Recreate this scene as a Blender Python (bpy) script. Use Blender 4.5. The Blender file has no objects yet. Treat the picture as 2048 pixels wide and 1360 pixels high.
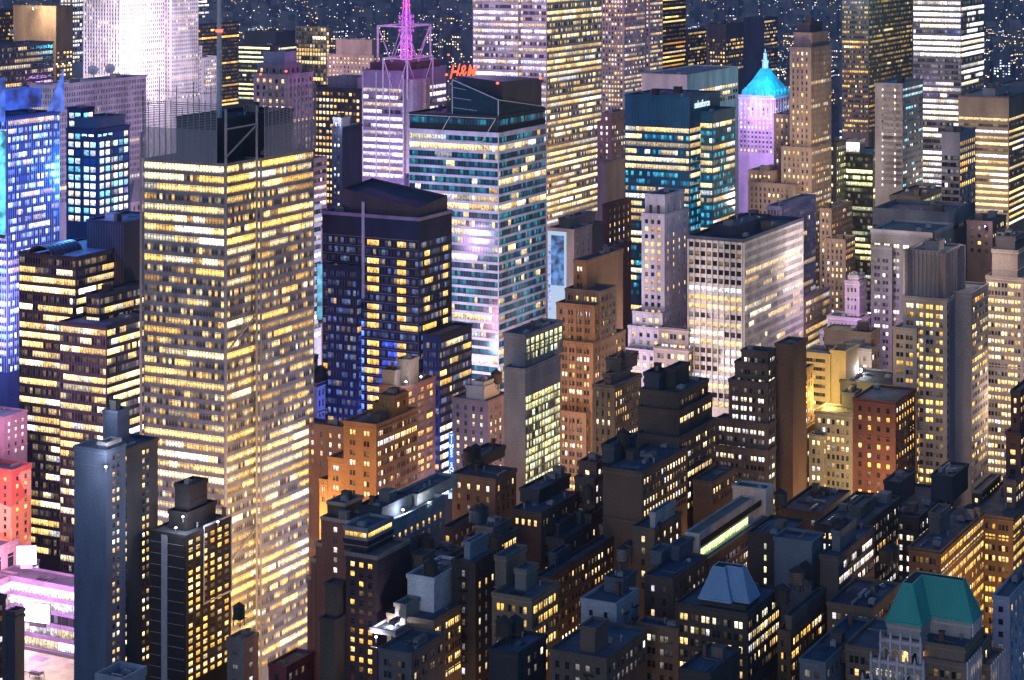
import bpy, math, random
from mathutils import Vector
random.seed(11)
# ---------------------------------------------------------------- camera, dusk sky, sun, exposure
S = bpy.context.scene
F = 4310.0            # focal length in photo pixels (photo 2048 wide)
HZ = -168.0           # the horizon lies above the top edge of the photo
CAMH = 320.0          # viewing deck height in metres
cam = bpy.data.cameras.new('camera'); camo = bpy.data.objects.new('camera', cam)
S.collection.objects.link(camo); S.camera = camo
camo.location = (0, 0, CAMH); camo.rotation_euler = (math.radians(90), 0, 0)
cam.sensor_width = 36.0; cam.lens = 36.0 * F / 2048.0
cam.shift_y = (HZ - 680.0) / 2048.0
cam.clip_start = 5.0; cam.clip_end = 60000.0
W = bpy.data.worlds.new('World'); S.world = W; W.use_nodes = True
nt = W.node_tree; nt.nodes.clear()
sky = nt.nodes.new('ShaderNodeTexSky'); sky.sky_type = 'NISHITA'; sky.sun_disc = False
sky.sun_elevation = math.radians(9.0); sky.sun_rotation = math.radians(200); sky.altitude = 0
sky.air_density = 1.3; sky.dust_density = 1.0; sky.ozone_density = 8.0
bg = nt.nodes.new('ShaderNodeBackground'); bg.inputs['Strength'].default_value = 0.14
wo = nt.nodes.new('ShaderNodeOutputWorld')
nt.links.new(sky.outputs[0], bg.inputs[0]); nt.links.new(bg.outputs[0], wo.inputs[0])
sl = bpy.data.lights.new('sun', 'SUN'); sl.energy = 0.17; sl.angle = math.radians(25); sl.color = (1.0, 0.80, 0.90)
so = bpy.data.objects.new('sun', sl); S.collection.objects.link(so)
so.rotation_euler = (math.radians(72), 0, math.radians(-20))
S.view_settings.view_transform = 'Standard'; S.view_settings.look = 'None'
S.view_settings.exposure = 0.15; S.view_settings.gamma = 1.0
S.cycles.max_bounces = 4; S.cycles.diffuse_bounces = 2; S.cycles.glossy_bounces = 2
S.cycles.transmission_bounces = 2; S.cycles.sample_clamp_indirect = 3.0; S.cycles.sample_clamp_direct = 0.0
S.cycles.caustics_reflective = False; S.cycles.caustics_refractive = False
S.cycles.use_denoising = True; S.cycles.volume_bounces = 0
# ---------------------------------------------------------------- street grid
AL = math.radians(27.3); SA, CA = math.sin(AL), math.cos(AL)
DR = Vector((SA, CA, 0)); DL = Vector((-CA, SA, 0)); ROT = math.atan2(CA, SA)
def ray(px, D, py=None, z=None):
    return Vector(((px - 1024.0) / F * D, D, z if z is not None else CAMH - (py - HZ) / F * D))
def zat(py, D): return CAMH - (py - HZ) / F * D
def ypix(z, D): return HZ + (CAMH - z) * F / D
# ---------------------------------------------------------------- materials
MATS = {}
def nodes(name):
    m = bpy.data.materials.new(name); m.use_nodes = True; n = m.node_tree
    return m, n, n.nodes['Principled BSDF']
def wall(rgb, rough=.85, var=.5, scale=.09):
    k = ('wall', tuple(round(c, 3) for c in rgb), rough, var)
    if k in MATS: return MATS[k]
    m, n, b = nodes('masonry'); L = n.links.new
    tc = n.nodes.new('ShaderNodeTexCoord')
    mp = n.nodes.new('ShaderNodeMapping'); mp.inputs['Scale'].default_value = (1, 1, .35)
    L(tc.outputs['Object'], mp.inputs[0])
    n1 = n.nodes.new('ShaderNodeTexNoise'); n1.inputs['Scale'].default_value = scale; n1.inputs['Detail'].default_value = 5
    n2 = n.nodes.new('ShaderNodeTexNoise'); n2.inputs['Scale'].default_value = 1.6; n2.inputs['Detail'].default_value = 3
    L(mp.outputs[0], n1.inputs['Vector']); L(tc.outputs['Object'], n2.inputs['Vector'])
    mx = n.nodes.new('ShaderNodeMath'); mx.operation = 'MULTIPLY_ADD'; mx.inputs[1].default_value = .55
    L(n2.outputs[0], mx.inputs[0]); L(n1.outputs[0], mx.inputs[2])
    rp = n.nodes.new('ShaderNodeMapRange'); rp.inputs[1].default_value = .45; rp.inputs[2].default_value = 1.1
    rp.inputs[3].default_value = 1 - var; rp.inputs[4].default_value = 1 + var
    L(mx.outputs[0], rp.inputs[0])
    vm = n.nodes.new('ShaderNodeVectorMath'); vm.operation = 'SCALE'; vm.inputs[0].default_value = rgb
    L(rp.outputs[0], vm.inputs['Scale']); L(vm.outputs[0], b.inputs['Base Color'])
    b.inputs['Roughness'].default_value = rough; b.inputs['Specular IOR Level'].default_value = .25
    MATS[k] = m; return m
def patchwork():
    m, n, b = nodes('patchwork_cladding')
    tc = n.nodes.new('ShaderNodeTexCoord'); v = n.nodes.new('ShaderNodeTexVoronoi'); v.inputs['Scale'].default_value = .07
    n.links.new(tc.outputs['Object'], v.inputs['Vector']); r = n.nodes.new('ShaderNodeValToRGB'); r.color_ramp.interpolation = 'CONSTANT'
    for pos, c in ((0,(.55,.10,.06)),(.35,(.62,.25,.10)),(.55,(.42,.05,.07)),(.75,(.65,.36,.2))):
        e = r.color_ramp.elements.new(pos); e.color = (*c, 1)
    s = n.nodes.new('ShaderNodeSeparateXYZ'); n.links.new(v.outputs['Color'], s.inputs[0]); n.links.new(s.outputs[0], r.inputs[0])
    n.links.new(r.outputs[0], b.inputs['Base Color']); b.inputs['Roughness'].default_value = .7; return m
def metal(rgb, rough=.45, met=.6):
    k = ('metal', tuple(rgb), rough, met)
    if k in MATS: return MATS[k]
    m, n, b = nodes('metal')
    tc = n.nodes.new('ShaderNodeTexCoord'); n1 = n.nodes.new('ShaderNodeTexNoise'); n1.inputs['Scale'].default_value = .5
    n.links.new(tc.outputs['Object'], n1.inputs['Vector'])
    rp = n.nodes.new('ShaderNodeMapRange'); rp.inputs[3].default_value = .65; rp.inputs[4].default_value = 1.3
    n.links.new(n1.outputs[0], rp.inputs[0])
    vm = n.nodes.new('ShaderNodeVectorMath'); vm.operation = 'SCALE'; vm.inputs[0].default_value = rgb
    n.links.new(rp.outputs[0], vm.inputs['Scale']); n.links.new(vm.outputs[0], b.inputs['Base Color'])
    b.inputs['Roughness'].default_value = rough; b.inputs['Metallic'].default_value = met
    MATS[k] = m; return m
def glow(rgb, s, pat=0.0):
    k = ('glow', tuple(rgb), s, pat)
    if k in MATS: return MATS[k]
    m, n, b = nodes('lit_panel')
    b.inputs['Base Color'].default_value = (.02, .02, .02, 1)
    b.inputs['Emission Color'].default_value = (*rgb, 1); b.inputs['Emission Strength'].default_value = s
    if pat:
        tc = n.nodes.new('ShaderNodeTexCoord'); n1 = n.nodes.new('ShaderNodeTexNoise'); n1.inputs['Scale'].default_value = pat
        n1.inputs['Detail'].default_value = 4
        n.links.new(tc.outputs['Object'], n1.inputs['Vector'])
        rp = n.nodes.new('ShaderNodeMapRange'); rp.inputs[1].default_value = .35; rp.inputs[2].default_value = .65
        rp.inputs[3].default_value = .15 * s; rp.inputs[4].default_value = 1.3 * s
        n.links.new(n1.outputs[0], rp.inputs[0]); n.links.new(rp.outputs[0], b.inputs['Emission Strength'])
    MATS[k] = m; return m
def glass(tint=(.02, .024, .03), obj=False, rough=.12, spec=.5):
    # window glass with the room behind it: brightness of each pane comes from its own 'lit' value
    k = ('glass', tuple(tint), obj, rough, spec)
    if k in MATS: return MATS[k]
    m, n, b = nodes('window_glass'); L = n.links.new; N = n.nodes.new
    m.cycles.emission_sampling = 'NONE'
    b.inputs['Base Color'].default_value = (*tint, 1); b.inputs['Roughness'].default_value = rough
    b.inputs['Specular IOR Level'].default_value = spec
    uv = N('ShaderNodeUVMap'); uv.uv_map = 'UVMap'
    if obj:
        src = N('ShaderNodeObjectInfo'); col, alp = src.outputs['Color'], src.outputs['Alpha']; rnd0 = src.outputs['Random']
    else:
        src = N('ShaderNodeAttribute'); src.attribute_name = 'lit'; col, alp = src.outputs['Color'], src.outputs['Alpha']; rnd0 = None
    fl = N('ShaderNodeVectorMath'); fl.operation = 'FLOOR'; L(uv.outputs[0], fl.inputs[0])
    fr = N('ShaderNodeVectorMath'); fr.operation = 'FRACTION'; L(uv.outputs[0], fr.inputs[0])
    wn = N('ShaderNodeTexWhiteNoise'); wn.noise_dimensions = '4D'; L(fl.outputs[0], wn.inputs['Vector'])
    if rnd0 is not None: 
        mu = N('ShaderNodeMath'); mu.operation = 'MULTIPLY'; mu.inputs[1].default_value = 97.0; L(rnd0, mu.inputs[0]); L(mu.outputs[0], wn.inputs['W'])
    sep = N('ShaderNodeSeparateXYZ'); L(fr.outputs[0], sep.inputs[0])
    # blind drawn down by a random amount
    bl = N('ShaderNodeMapRange'); bl.inputs[1].default_value = .2; bl.inputs[2].default_value = 1; bl.inputs[3].default_value = 1.02; bl.inputs[4].default_value = .3
    L(wn.outputs['Value'], bl.inputs[0])
    gt = N('ShaderNodeMath'); gt.operation = 'GREATER_THAN'; L(sep.outputs['Y'], gt.inputs[0]); L(bl.outputs[0], gt.inputs[1])
    # furniture, partitions and lamps seen below the blind
    tc = N('ShaderNodeTexCoord')
    ad = N('ShaderNodeVectorMath'); ad.operation = 'ADD'; L(tc.outputs['Object'], ad.inputs[0])
    sc2 = N('ShaderNodeVectorMath'); sc2.operation = 'SCALE'; sc2.inputs['Scale'].default_value = 50; L(wn.outputs['Color'], sc2.inputs[0]); L(sc2.outputs[0], ad.inputs[1])
    nz = N('ShaderNodeTexNoise'); nz.inputs['Scale'].default_value = .8; nz.inputs['Detail'].default_value = 3; L(ad.outputs[0], nz.inputs['Vector'])
    r1 = N('ShaderNodeMapRange'); r1.inputs[1].default_value = .34; r1.inputs[2].default_value = .66; r1.inputs[3].default_value = .25; r1.inputs[4].default_value = 1.35
    L(nz.outputs[0], r1.inputs[0])
    r2 = N('ShaderNodeMapRange'); r2.inputs[1].default_value = 0; r2.inputs[2].default_value = .55; r2.inputs[3].default_value = .35; r2.inputs[4].default_value = 1.1
    L(sep.outputs['Y'], r2.inputs[0])
    m1 = N('ShaderNodeMath'); m1.operation = 'MULTIPLY'; L(r1.outputs[0], m1.inputs[0]); L(r2.outputs[0], m1.inputs[1])
    mx = N('ShaderNodeMix'); L(gt.outputs[0], mx.inputs[0]); L(m1.outputs[0], mx.inputs[2]); mx.inputs[3].default_value = .85
    st = N('ShaderNodeMath'); st.operation = 'MULTIPLY'; L(alp, st.inputs[0]); L(mx.outputs[0], st.inputs[1])
    s4 = N('ShaderNodeMath'); s4.operation = 'MULTIPLY'; s4.inputs[1].default_value = 9.0; L(st.outputs[0], s4.inputs[0])
    L(col, b.inputs['Emission Color']); L(s4.outputs[0], b.inputs['Emission Strength'])
    MATS[k] = m; return m
# ---------------------------------------------------------------- mesh builder
class MB:
    def __init__(s): s.v = []; s.f = []; s.m = []; s.c = []; s.u = []; s.lit = False
    def face(s, pts, mi=0, c=None, uv=None):
        i = len(s.v); s.v.extend(pts); s.f.append(tuple(range(i, i + len(pts)))); s.m.append(mi)
        s.c.append(c or (0, 0, 0, 0)); s.u.append(uv)
        if c is not None: s.lit = True
    def box(s, x0, x1, y0, y1, z0, z1, mi=0):
        i = len(s.v)
        s.v += [(x0,y0,z0),(x1,y0,z0),(x1,y1,z0),(x0,y1,z0),(x0,y0,z1),(x1,y0,z1),(x1,y1,z1),(x0,y1,z1)]
        for q in ((3,2,1,0),(4,5,6,7),(0,1,5,4),(1,2,6,5),(2,3,7,6),(3,0,4,7)):
            s.f.append(tuple(i + k for k in q)); s.m.append(mi); s.c.append((0,0,0,0)); s.u.append(None)
    def loft(s, p0, z0, p1, z1, mi=0, cap=True, mcap=None):
        n = len(p0)
        for k in range(n):
            a, b = p0[k], p0[(k+1) % n]; c, d = p1[(k+1) % n], p1[k]
            s.face([(*a, z0), (*b, z0), (*c, z1), (*d, z1)], mi)
        if cap: s.face([(*p, z1) for p in p1], mi if mcap is None else mcap)
    def cone(s, cx, cy, z0, r0, z1, r1, n=12, mi=0, cap=True):
        a = [(cx + r0*math.cos(2*math.pi*k/n), cy + r0*math.sin(2*math.pi*k/n)) for k in range(n)]
        b = [(cx + r1*math.cos(2*math.pi*k/n), cy + r1*math.sin(2*math.pi*k/n)) for k in range(n)]
        s.loft(a, z0, b, z1, mi, cap)
    def bar(s, p, q, r, mi=0):
        p, q = Vector(p), Vector(q); d = (q - p).normalized()
        u = d.cross(Vector((0, 0, 1)) if abs(d.z) < .9 else Vector((1, 0, 0))).normalized() * r; w = d.cross(u).normalized() * r
        c = [(u + w), (u - w), (-u - w), (-u + w)]
        A = [tuple(p + k) for k in c]; Bq = [tuple(q + k) for k in c]
        for k in range(4): s.face([A[k], A[(k+1) % 4], Bq[(k+1) % 4], Bq[k]], mi)
        s.face(A, mi); s.face(Bq[::-1], mi)
    def mesh(s, name, mats):
        me = bpy.data.meshes.new(name); me.from_pydata(s.v, [], s.f)
        for m in mats: me.materials.append(m)
        if len(mats) > 1: me.polygons.foreach_set('material_index', s.m)
        if s.lit:
            a = me.attributes.new('lit', 'FLOAT_COLOR', 'FACE'); a.data.foreach_set('color', [x for c in s.c for x in c])
        if any(u is not None for u in s.u):
            ul = me.uv_layers.new(name='UVMap'); out = []
            for f, u in zip(s.f, s.u):
                if u is None: out += [0.0] * (2 * len(f))
                else:
                    for q in u: out += q
            ul.data.foreach_set('uv', out)
        return me
    def build(s, name, mats, parent=None, loc=None, rotz=None):
        return link(name, s.mesh(name, mats if isinstance(mats, (list, tuple)) else [mats]), parent, loc, rotz)
def link(name, data, parent=None, loc=None, rotz=None):
    o = bpy.data.objects.new(name, data); S.collection.objects.link(o)
    if parent is not None: o.parent = parent
    if loc is not None: o.location = loc
    if rotz is not None: o.rotation_euler = (0, 0, rotz)
    return o
def tag(o, label=None, cat=None, group=None, kind=None):
    for k, v in (('label', label), ('category', cat), ('group', group), ('kind', kind)):
        if v: o[k] = v
    return o
# ---------------------------------------------------------------- styles
PAL = {
 'warm':  [(1,.60,.22,4),(1,.72,.36,4),(1,.84,.56,2),(1,.42,.10,1)],
 'cream': [(1,.70,.32,5),(1,.60,.20,4),(1,.84,.56,3),(.95,.93,.95,1)],
 'rod':   [(1,.52,.10,4),(1,.62,.20,5),(1,.76,.40,3),(1,.88,.66,1)],
 'white': [(1,.90,.78,4),(.95,.93,1,3),(1,.80,.52,2)],
 'amber': [(1,.50,.10,5),(1,.60,.20,3),(1,.40,.06,1)],
 'gold':  [(1,.56,.11,5),(1,.66,.22,4),(1,.80,.46,2),(1,.42,.06,1)],
 'mix':   [(1,.70,.36,4),(1,.82,.56,3),(.92,.92,1,2),(1,.55,.16,2),(.86,.80,1,1)],
 'lav':   [(.92,.84,1,4),(1,.86,.86,3),(1,.78,.5,2),(.7,.72,1,1)],
 'cyan':  [(.45,.9,1,3),(.85,.95,1,4),(1,.86,.55,3),(.2,.75,1,2)],
 'lime':  [(.95,.95,.42,4),(.9,.9,.55,4),(1,.85,.35,2),(.75,.95,.7,1)],
 'teal':  [(.05,.55,.8,3),(.08,.7,.75,2),(.05,.4,.8,2)],
 'blue':  [(.25,.4,1,4),(.4,.55,1,3),(1,.8,.5,2)],
}
def PW(wc, p=.3, fh=3.7, m=4.2, n=2, w=1.25, hh=.52, pal='mix', s=(.35,1.3), **k):
    return dict(dict(t='p', wc=wc, p=p, fh=fh, m=m, n=n, w=w, hh=hh, pal=pal, s=s, pd=.34, sd=.28, run=2), **k)
def RB(wc, p=.4, fh=4.0, m=1.6, hh=.52, pal='cream', s=(.4,1.5), **k):
    return dict(dict(t='r', wc=wc, p=p, fh=fh, m=m, hh=hh, pal=pal, s=s, pd=.12, sd=.2, run=6), **k)
def FN(wc, p=.25, fh=3.9, m=1.6, hh=.6, pal='cream', s=(.4,1.4), **k):
    return dict(dict(t='f', wc=wc, p=p, fh=fh, m=m, hh=hh, pal=pal, s=s, pd=.7, sd=.12, run=8, fw=.5), **k)
BK = dict(t='b')
def pick(pal):
    w = [c[3] for c in pal]; return random.choices(pal, w)[0][:3]
NEAR = 1150.0         # buildings nearer than this get windows that are separate parts
FOOT = []
ROOFS = {}
# ---------------------------------------------------------------- a building from stacked or side-by-side masses
def building(name, label, cat, D, st, tiers, clutter=4, group=None, ylim=1385, roof=(.09,.105,.135), sub=()):
    xl, xc, xr, y = tiers[0][:4]
    base = ray(xc, D, z=0)
    root = link(name, None, None, base, ROT); tag(root, label, cat, group)
    root.empty_display_size = 1
    near = D < NEAR
    rects = []; wins = []; bands = []; decks = []
    rl = random.Random(hash_(label))
    for ti, T in enumerate(tiers):
        xl, xc, xr, y = T[:4]; o = T[4] if len(T) > 4 else {}
        stt = dict(st, **o.get('st', {}))
        if 'rect' in o:
            x0, x1, y0, y1 = o['rect']; z1 = o['z'] if 'z' in o else zat(y, D); u = o.get('u', ti - 1)
            z0 = o.get('z0', 0 if o.get('g') or ti == 0 else rects[u][5])
        else:
            a = (xc - 1024) / F
            if ti == 0: P = Vector(base); lx = ly = 0.0
            else:
                u = o.get('u', ti - 1)
                if o.get('g') or 'dD' in o: P = ray(xc, D + o.get('dD', 0), z=0)
                else:
                    C = base + DR * rects[u][0] + DL * rects[u][2]
                    t = (C.x - a * C.y) / ((SA + CA) * a + (CA - SA)); t = min(max(t, .4), 14)
                    P = C + (DR + DL) * t
                    if abs((P.x/P.y - a) * F) > 1.5: P = ray(xc, P.y, z=0)
                q = P - base; lx, ly = q.dot(DR), q.dot(DL)
                if not o.get('g') and 'dD' not in o:
                    lx = max(lx, rects[u][0] + .4); ly = max(ly, rects[u][2] + .4); P = base + DR * lx + DL * ly
            al = (xl - 1024) / F; ar = (xr - 1024) / F
            Ll = (P.x - al * P.y) / (CA + SA * al); Rl = (ar * P.y - P.x) / (SA - CA * ar)
            Ll = max(Ll, 2.0); Rl = max(Rl, 2.0)
            Ll = o.get('Ll', Ll); Rl = o.get('Rl', Rl)
            x0, x1, y0, y1 = lx, lx + Rl, ly, ly + Ll
            z1 = zat(y, P.y); z0 = 0.0 if (ti == 0 or o.get('g')) else rects[u][5]
            if 'h' in o: z1 = z0 + o['h']
        if z1 <= z0 + .5: z0 = z1 - 3.0
        rects.append((x0, x1, y0, y1, z0, z1))
        if ti == 0 or o.get('g'): FOOT.append((label, base, x0, x1, y0, y1))
        wc = stt['wc']
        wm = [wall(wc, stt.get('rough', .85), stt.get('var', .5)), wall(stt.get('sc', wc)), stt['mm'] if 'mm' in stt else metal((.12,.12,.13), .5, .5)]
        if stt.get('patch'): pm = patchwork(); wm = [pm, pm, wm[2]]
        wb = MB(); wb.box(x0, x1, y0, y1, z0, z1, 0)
        for side in 'LR':
            ss = dict(stt, **o.get(side, {})) if side in o else stt
            ss = dict(ss, **st.get('s' + side, {})) if ('s' + side) in st and side not in o else ss
            if ss['t'] == 'b': continue
            facade(wb, ss, side, x0, x1, y0, y1, z0, z1, root, base, o.get('ylim', ylim), wins, bands, len(rects), rl)
        wb.build(o.get('nm', 'wall'), wm, root)
        # roof deck, parapet
        ph = o.get('par', .9 if x1 - x0 > 5 else .35); e = .36
        rf = MB(); rf.face([(x0,y0,z1+.006),(x1,y0,z1+.006),(x1,y1,z1+.006),(x0,y1,z1+.006)])
        ro = rf.build('roof', wall(o.get('roof', roof), .8, .5, .15), root)
        if ph:
            pb = MB(); q = .28
            pb.box(x0-e, x1+e, y0-e, y0+q, z1-.3, z1+ph); pb.box(x0-e, x1+e, y1-q, y1+e, z1-.3, z1+ph)
            pb.box(x0-e, x0+q, y0+q, y1-q, z1-.3, z1+ph); pb.box(x1-q, x1+e, y0+q, y1-q, z1-.3, z1+ph)
            pb.build('parapet', wall(o.get('pc', stt.get('pc', [c*.95 for c in wc]))), root)
        for (dz, hh, out) in o.get('corn', stt.get('corn', ((.3,.45,.3),(5.2,.22,.14)) if stt['t'] == 'p' and D < 1000 else ())):     # string courses / cornices, metres below the roof
            cb = MB(); zz = z1 - dz
            cb.box(x0-out, x1+.1, y0-out, y0-.02, zz-hh, zz); cb.box(x0-out, x0-.02, y0-.02, y1+.1, zz-hh, zz)
            cb.build('cornice', wall([min(.7, c*1.25) for c in wc]), root)
        decks.append((ro, x0+1, x1-1, y0+1, y1-1, z1, o.get('cl', clutter if ti == len(tiers) - 1 else 2)))
        ROOFS[label] = (base, x0, x1, y0, y1, z1)
    for (ro, a0, a1, b0, b1, z, n) in decks:
        area = (a1 - a0) * (b1 - b0)
        if area < 12: continue
        n = max(n, min(15, int(area / 42))) if D < 870 else (max(n, min(8, int(area / 160))) if D < 1300 else n)
        roof_things(ro, a0, a1, b0, b1, z, n, rl, D < 1000, [r for r in rects if r[5] > z + .3 and r[4] < z + .5])
    # windows as parts
    if wins:
        wins.sort(key=lambda w: -w['z']); cache = {}
        n_ind = 100 if near else 0
        rest = MB(); gob = glass(st.get('gt', (.02,.024,.03)), True); gat = glass(st.get('gt', (.02,.024,.03)), False)
        fm = wall(st.get('fc', (.08,.075,.07)))
        for i, w in enumerate(wins):
            if i < n_ind:
                k = (w['side'], round(w['w'], 2), round(w['h'], 2))
                if k not in cache: cache[k] = pane_mesh(w['side'], w['w'], w['h'], D, gob, fm, wall(st.get('sill', st['wc'])))
                ob = link('window', cache[k], root, w['c']); ob.color = w['col']
            else:
                pane(rest, w['side'], w['c'], w['w'], w['h'], w['col'], i)
        if rest.f:
            ro = rest.build('windows' if n_ind else 'window_rows', gat, root); ro['kind'] = 'stuff'
    if bands:
        bands.sort(key=lambda b: -b[0]); gat = glass(st.get('gt', (.02,.024,.03)), False, st.get('gr', .1), st.get('gs', .5)); rest = MB()
        for i, (z, b) in enumerate(bands):
            if D < 1450 and i < 100: b.build('glass_band', gat, root)
            else:
                k = len(rest.v); rest.v += b.v; rest.f += [tuple(j + k for j in f) for f in b.f]; rest.m += b.m; rest.c += b.c; rest.u += b.u; rest.lit = True
        if rest.f: rest.build('glass_bands', gat, root)['kind'] = 'stuff'
    return root, rects
def hash_(s):
    h = 7
    for c in s: h = (h * 31 + ord(c)) % 1000003
    return h
def P3(side, x0, y0, s, z, d):
    return (x0 - d, y0 + s, z) if side == 'L' else (x0 + s, y0 - d, z)
def fbox(mb, side, x0, y0, s0, s1, z0, z1, d0, d1, mi):
    if side == 'L': mb.box(x0 - d1, x0 - d0, y0 + s0, y0 + s1, z0, z1, mi)
    else: mb.box(x0 + s0, x0 + s1, y0 - d1, y0 - d0, z0, z1, mi)
def pane(mb, side, c, w, h, col, i):
    if side == 'L': p = [(c[0], c[1]-w/2, c[2]-h/2), (c[0], c[1]+w/2, c[2]-h/2), (c[0], c[1]+w/2, c[2]+h/2), (c[0], c[1]-w/2, c[2]+h/2)]
    else: p = [(c[0]-w/2, c[1], c[2]-h/2), (c[0]+w/2, c[1], c[2]-h/2), (c[0]+w/2, c[1], c[2]+h/2), (c[0]-w/2, c[1], c[2]+h/2)]
    u = i % 997; v = i // 997
    mb.face(p, 0, col, [(u+.001, v+.001), (u+.999, v+.001), (u+.999, v+.999), (u+.001, v+.999)])
def pane_mesh(side, w, h, D, g, fm, sm):
    mb = MB(); pane(mb, side, (0,0,0), w, h, None, 0)
    if D < 1000:
        r = .05
        fbox(mb, side, 0, 0, -w/2, w/2, -.05, .05, .01, .07, 1)
        fbox(mb, side, 0, 0, -w/2-.1, w/2+.1, -h/2-.16, -h/2-.002, .0, .42, 2)
    return mb.mesh('window', [g, fm, sm])
def facade(wb, ss, side, x0, x1, y0, y1, z0, z1, root, base, ylim, wins, bands, uid, rl):
    ln = (y1 - y0) if side == 'L' else (x1 - x0)
    t = ss['t']; fh = ss['fh']; mg = ss.get('mg', .9 if t == 'p' else .35); cap = ss.get('cap', 1.2 if t == 'p' else .5)
    if ln < 2 * mg + 1.2: return
    av = ln - 2 * mg; nm = max(1, round(av / ss['m'])); mod = av / nm
    D = base.y
    nf = int((z1 - cap - z0) / fh)
    zb_lim = zat(ylim, D) ; pd, sd = ss['pd'], ss['sd']
    if side == 'R': pd = ss.get('pdR', pd * (.3 if t == 'f' else .4)); sd = min(sd, pd - .02) if t != 'r' else sd
    cols = ss.get('cols'); zones = ss.get('zones', ()); ptop = ss.get('ptop', 0); dpal = PAL[ss.get('dimpal', ss['pal'])]
    hh = fh * ss['hh']; low = (fh - hh) * .45
    pal = PAL[ss['pal']]; lo, hi = ss['s']
    # opening positions
    if t == 'p':
        n = ss['n']; w = min(ss['w'], (mod - .5) / n - .12); g = ss.get('gap', .3)
        tot = n * w + (n - 1) * g; ops = []
        for k in range(nm):
            a = mg + k * mod + (mod - tot) / 2
            for j in range(n): ops.append((a + j * (w + g), a + j * (w + g) + w))
    else:
        ops = [(mg + k * mod, mg + (k + 1) * mod) for k in range(nm)]
    skip = ss.get('skip')
    top = z1 - cap; k = 0; zlast = top
    prev_bottom = None; rows = 0
    for k in range(nf):
        zt = top - k * fh; zf = zt - fh
        if zf < zb_lim: break
        wb0 = zf + low; wb1 = wb0 + hh
        upper = z1 if k == 0 else prev_bottom
        if t == 'f' or ss.get('slats'):
            if ss.get('slats'):
                for j in (.03, .13, .80, .90): fbox(wb, side, x0, y0, 0.02, ln-.02, wb0 + hh*j, wb0 + hh*j + .13, sd, sd+.1, 1)
                q = (upper - wb1) / 3.2
                for j in range(3): fbox(wb, side, x0, y0, 0.02, ln-.02, wb1 + j*q*1.1, wb1 + j*q*1.1 + q*.85, 0, sd, 1)
            else: fbox(wb, side, x0, y0, 0.02, ln-.02, wb1, upper, 0, sd, 1)
        else: fbox(wb, side, x0, y0, 0.01, ln-.01, wb1, upper, 0, sd + (ss.get('proud', 0) if k == 0 else 0), 1)
        prev_bottom = wb0; zlast = wb0; rows += 1
        if skip and rl.random() < skip: rp = 0
        else: rp = ss['p'] * rl.choice(ss.get('rowv', (.2, .6, .9, 1.2, 1.6) if t == 'p' else (.05, .4, .8, 1.1, 1.5)))
        yrow = ypix((wb0 + wb1) / 2, D); rb = rl.choice((.55, .8, 1, 1, 1.3)) if t != 'p' else 1.0; run = ss['run'] * rl.choice((.4, .7, 1, 1.6))
        hot = [h for h in ss.get('hot', ()) if h[0] <= yrow <= h[1]]
        if hot: rp = .93; rb = hot[0][2]
        if k < ptop: rp = 0
        on = rl.random() < rp; cur = pick(pal); cs = rl.uniform(lo, hi) * rb
        rowmode = k >= ptop and rl.random() < ss.get('full', .08)
        bm = MB() if t != 'p' else None
        zz = (wb0 + wb1) / 2
        for i, (a, b) in enumerate(ops):
            if rl.random() < 1.0 / run:
                on = rl.random() < rp or rowmode; cur = pick(pal); cs = rl.uniform(lo, hi) * rb
            if on or rowmode: col = (*cur, cs * rl.uniform(.75, 1.15) / 4)
            else: col = (*pick(dpal), rl.choice((0, 0, .004, .012, .03)) * ss.get('dim', 1))  # unlit panes: faint emission painted in for sky reflections and dim rooms
            f = (a + b) / 2 / ln; yy = ypix((wb0 + wb1) / 2, D)
            if cols is not None:
                hit = [c for c in cols if c[0] <= f <= c[1] and (len(c) < 4 or yy > c[3])]
                if hit and k >= ptop and hash_('%s%d%d' % (side, k, int(hit[0][0]*100))) % 100 < hit[0][2] * 100: col = (*pick(pal), rl.uniform(lo, hi) / 4)
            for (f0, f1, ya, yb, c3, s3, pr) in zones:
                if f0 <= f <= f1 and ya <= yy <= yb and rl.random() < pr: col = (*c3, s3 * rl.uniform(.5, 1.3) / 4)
            mid = P3(side, x0, y0, (a + b) / 2, zz, .03)
            if t == 'p': wins.append(dict(side=side, c=mid, w=b - a, h=hh, col=col, z=zz))
            else:
                q0 = P3(side, x0, y0, a, wb0, .03); q1 = P3(side, x0, y0, b, wb0, .03); q2 = P3(side, x0, y0, b, wb1, .03); q3 = P3(side, x0, y0, a, wb1, .03)
                u, v = i + uid * 61, k
                bm.face([q0, q1, q2, q3], 0, col, [(u+.001, v+.001), (u+.999, v+.001), (u+.999, v+.999), (u+.001, v+.999)])
        if bm is not None: bands.append((zz, bm))
    if rows == 0: return
    zbot = max(z0, zlast - .0)
    fbox(wb, side, x0, y0, 0.01, ln-.01, z0, zbot, 0, sd - .02, 1)
    # piers or mullions
    mi = 0 if t in 'pf' else 2
    z1p = z1 - .31
    if t == 'p':
        last = .0
        for (a, b) in ops:
            if a - last > .05: fbox(wb, side, x0, y0, last if last else -pd, a, zbot, z1p, 0, pd, 0)
            last = b
        fbox(wb, side, x0, y0, last, ln, zbot, z1p, 0, pd + .003, 0)
    else:
        fw = ss.get('fw', .14); ev = ss.get('every', 1)
        for i in range(0, nm + 1, ev):
            c = mg + i * mod
            fbox(wb, side, x0, y0, c - fw/2, c + fw/2, zbot, z1p, 0, pd if i % 2 else pd + .004, mi)
        if mg > .2:
            fbox(wb, side, x0, y0, -sd if t == 'r' else -pd, mg - fw/2 - .01, zbot, z1p, 0, sd + .01, 0); fbox(wb, side, x0, y0, ln - mg + fw/2 + .01, ln, zbot, z1p, 0, sd + .012, 0)
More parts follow.
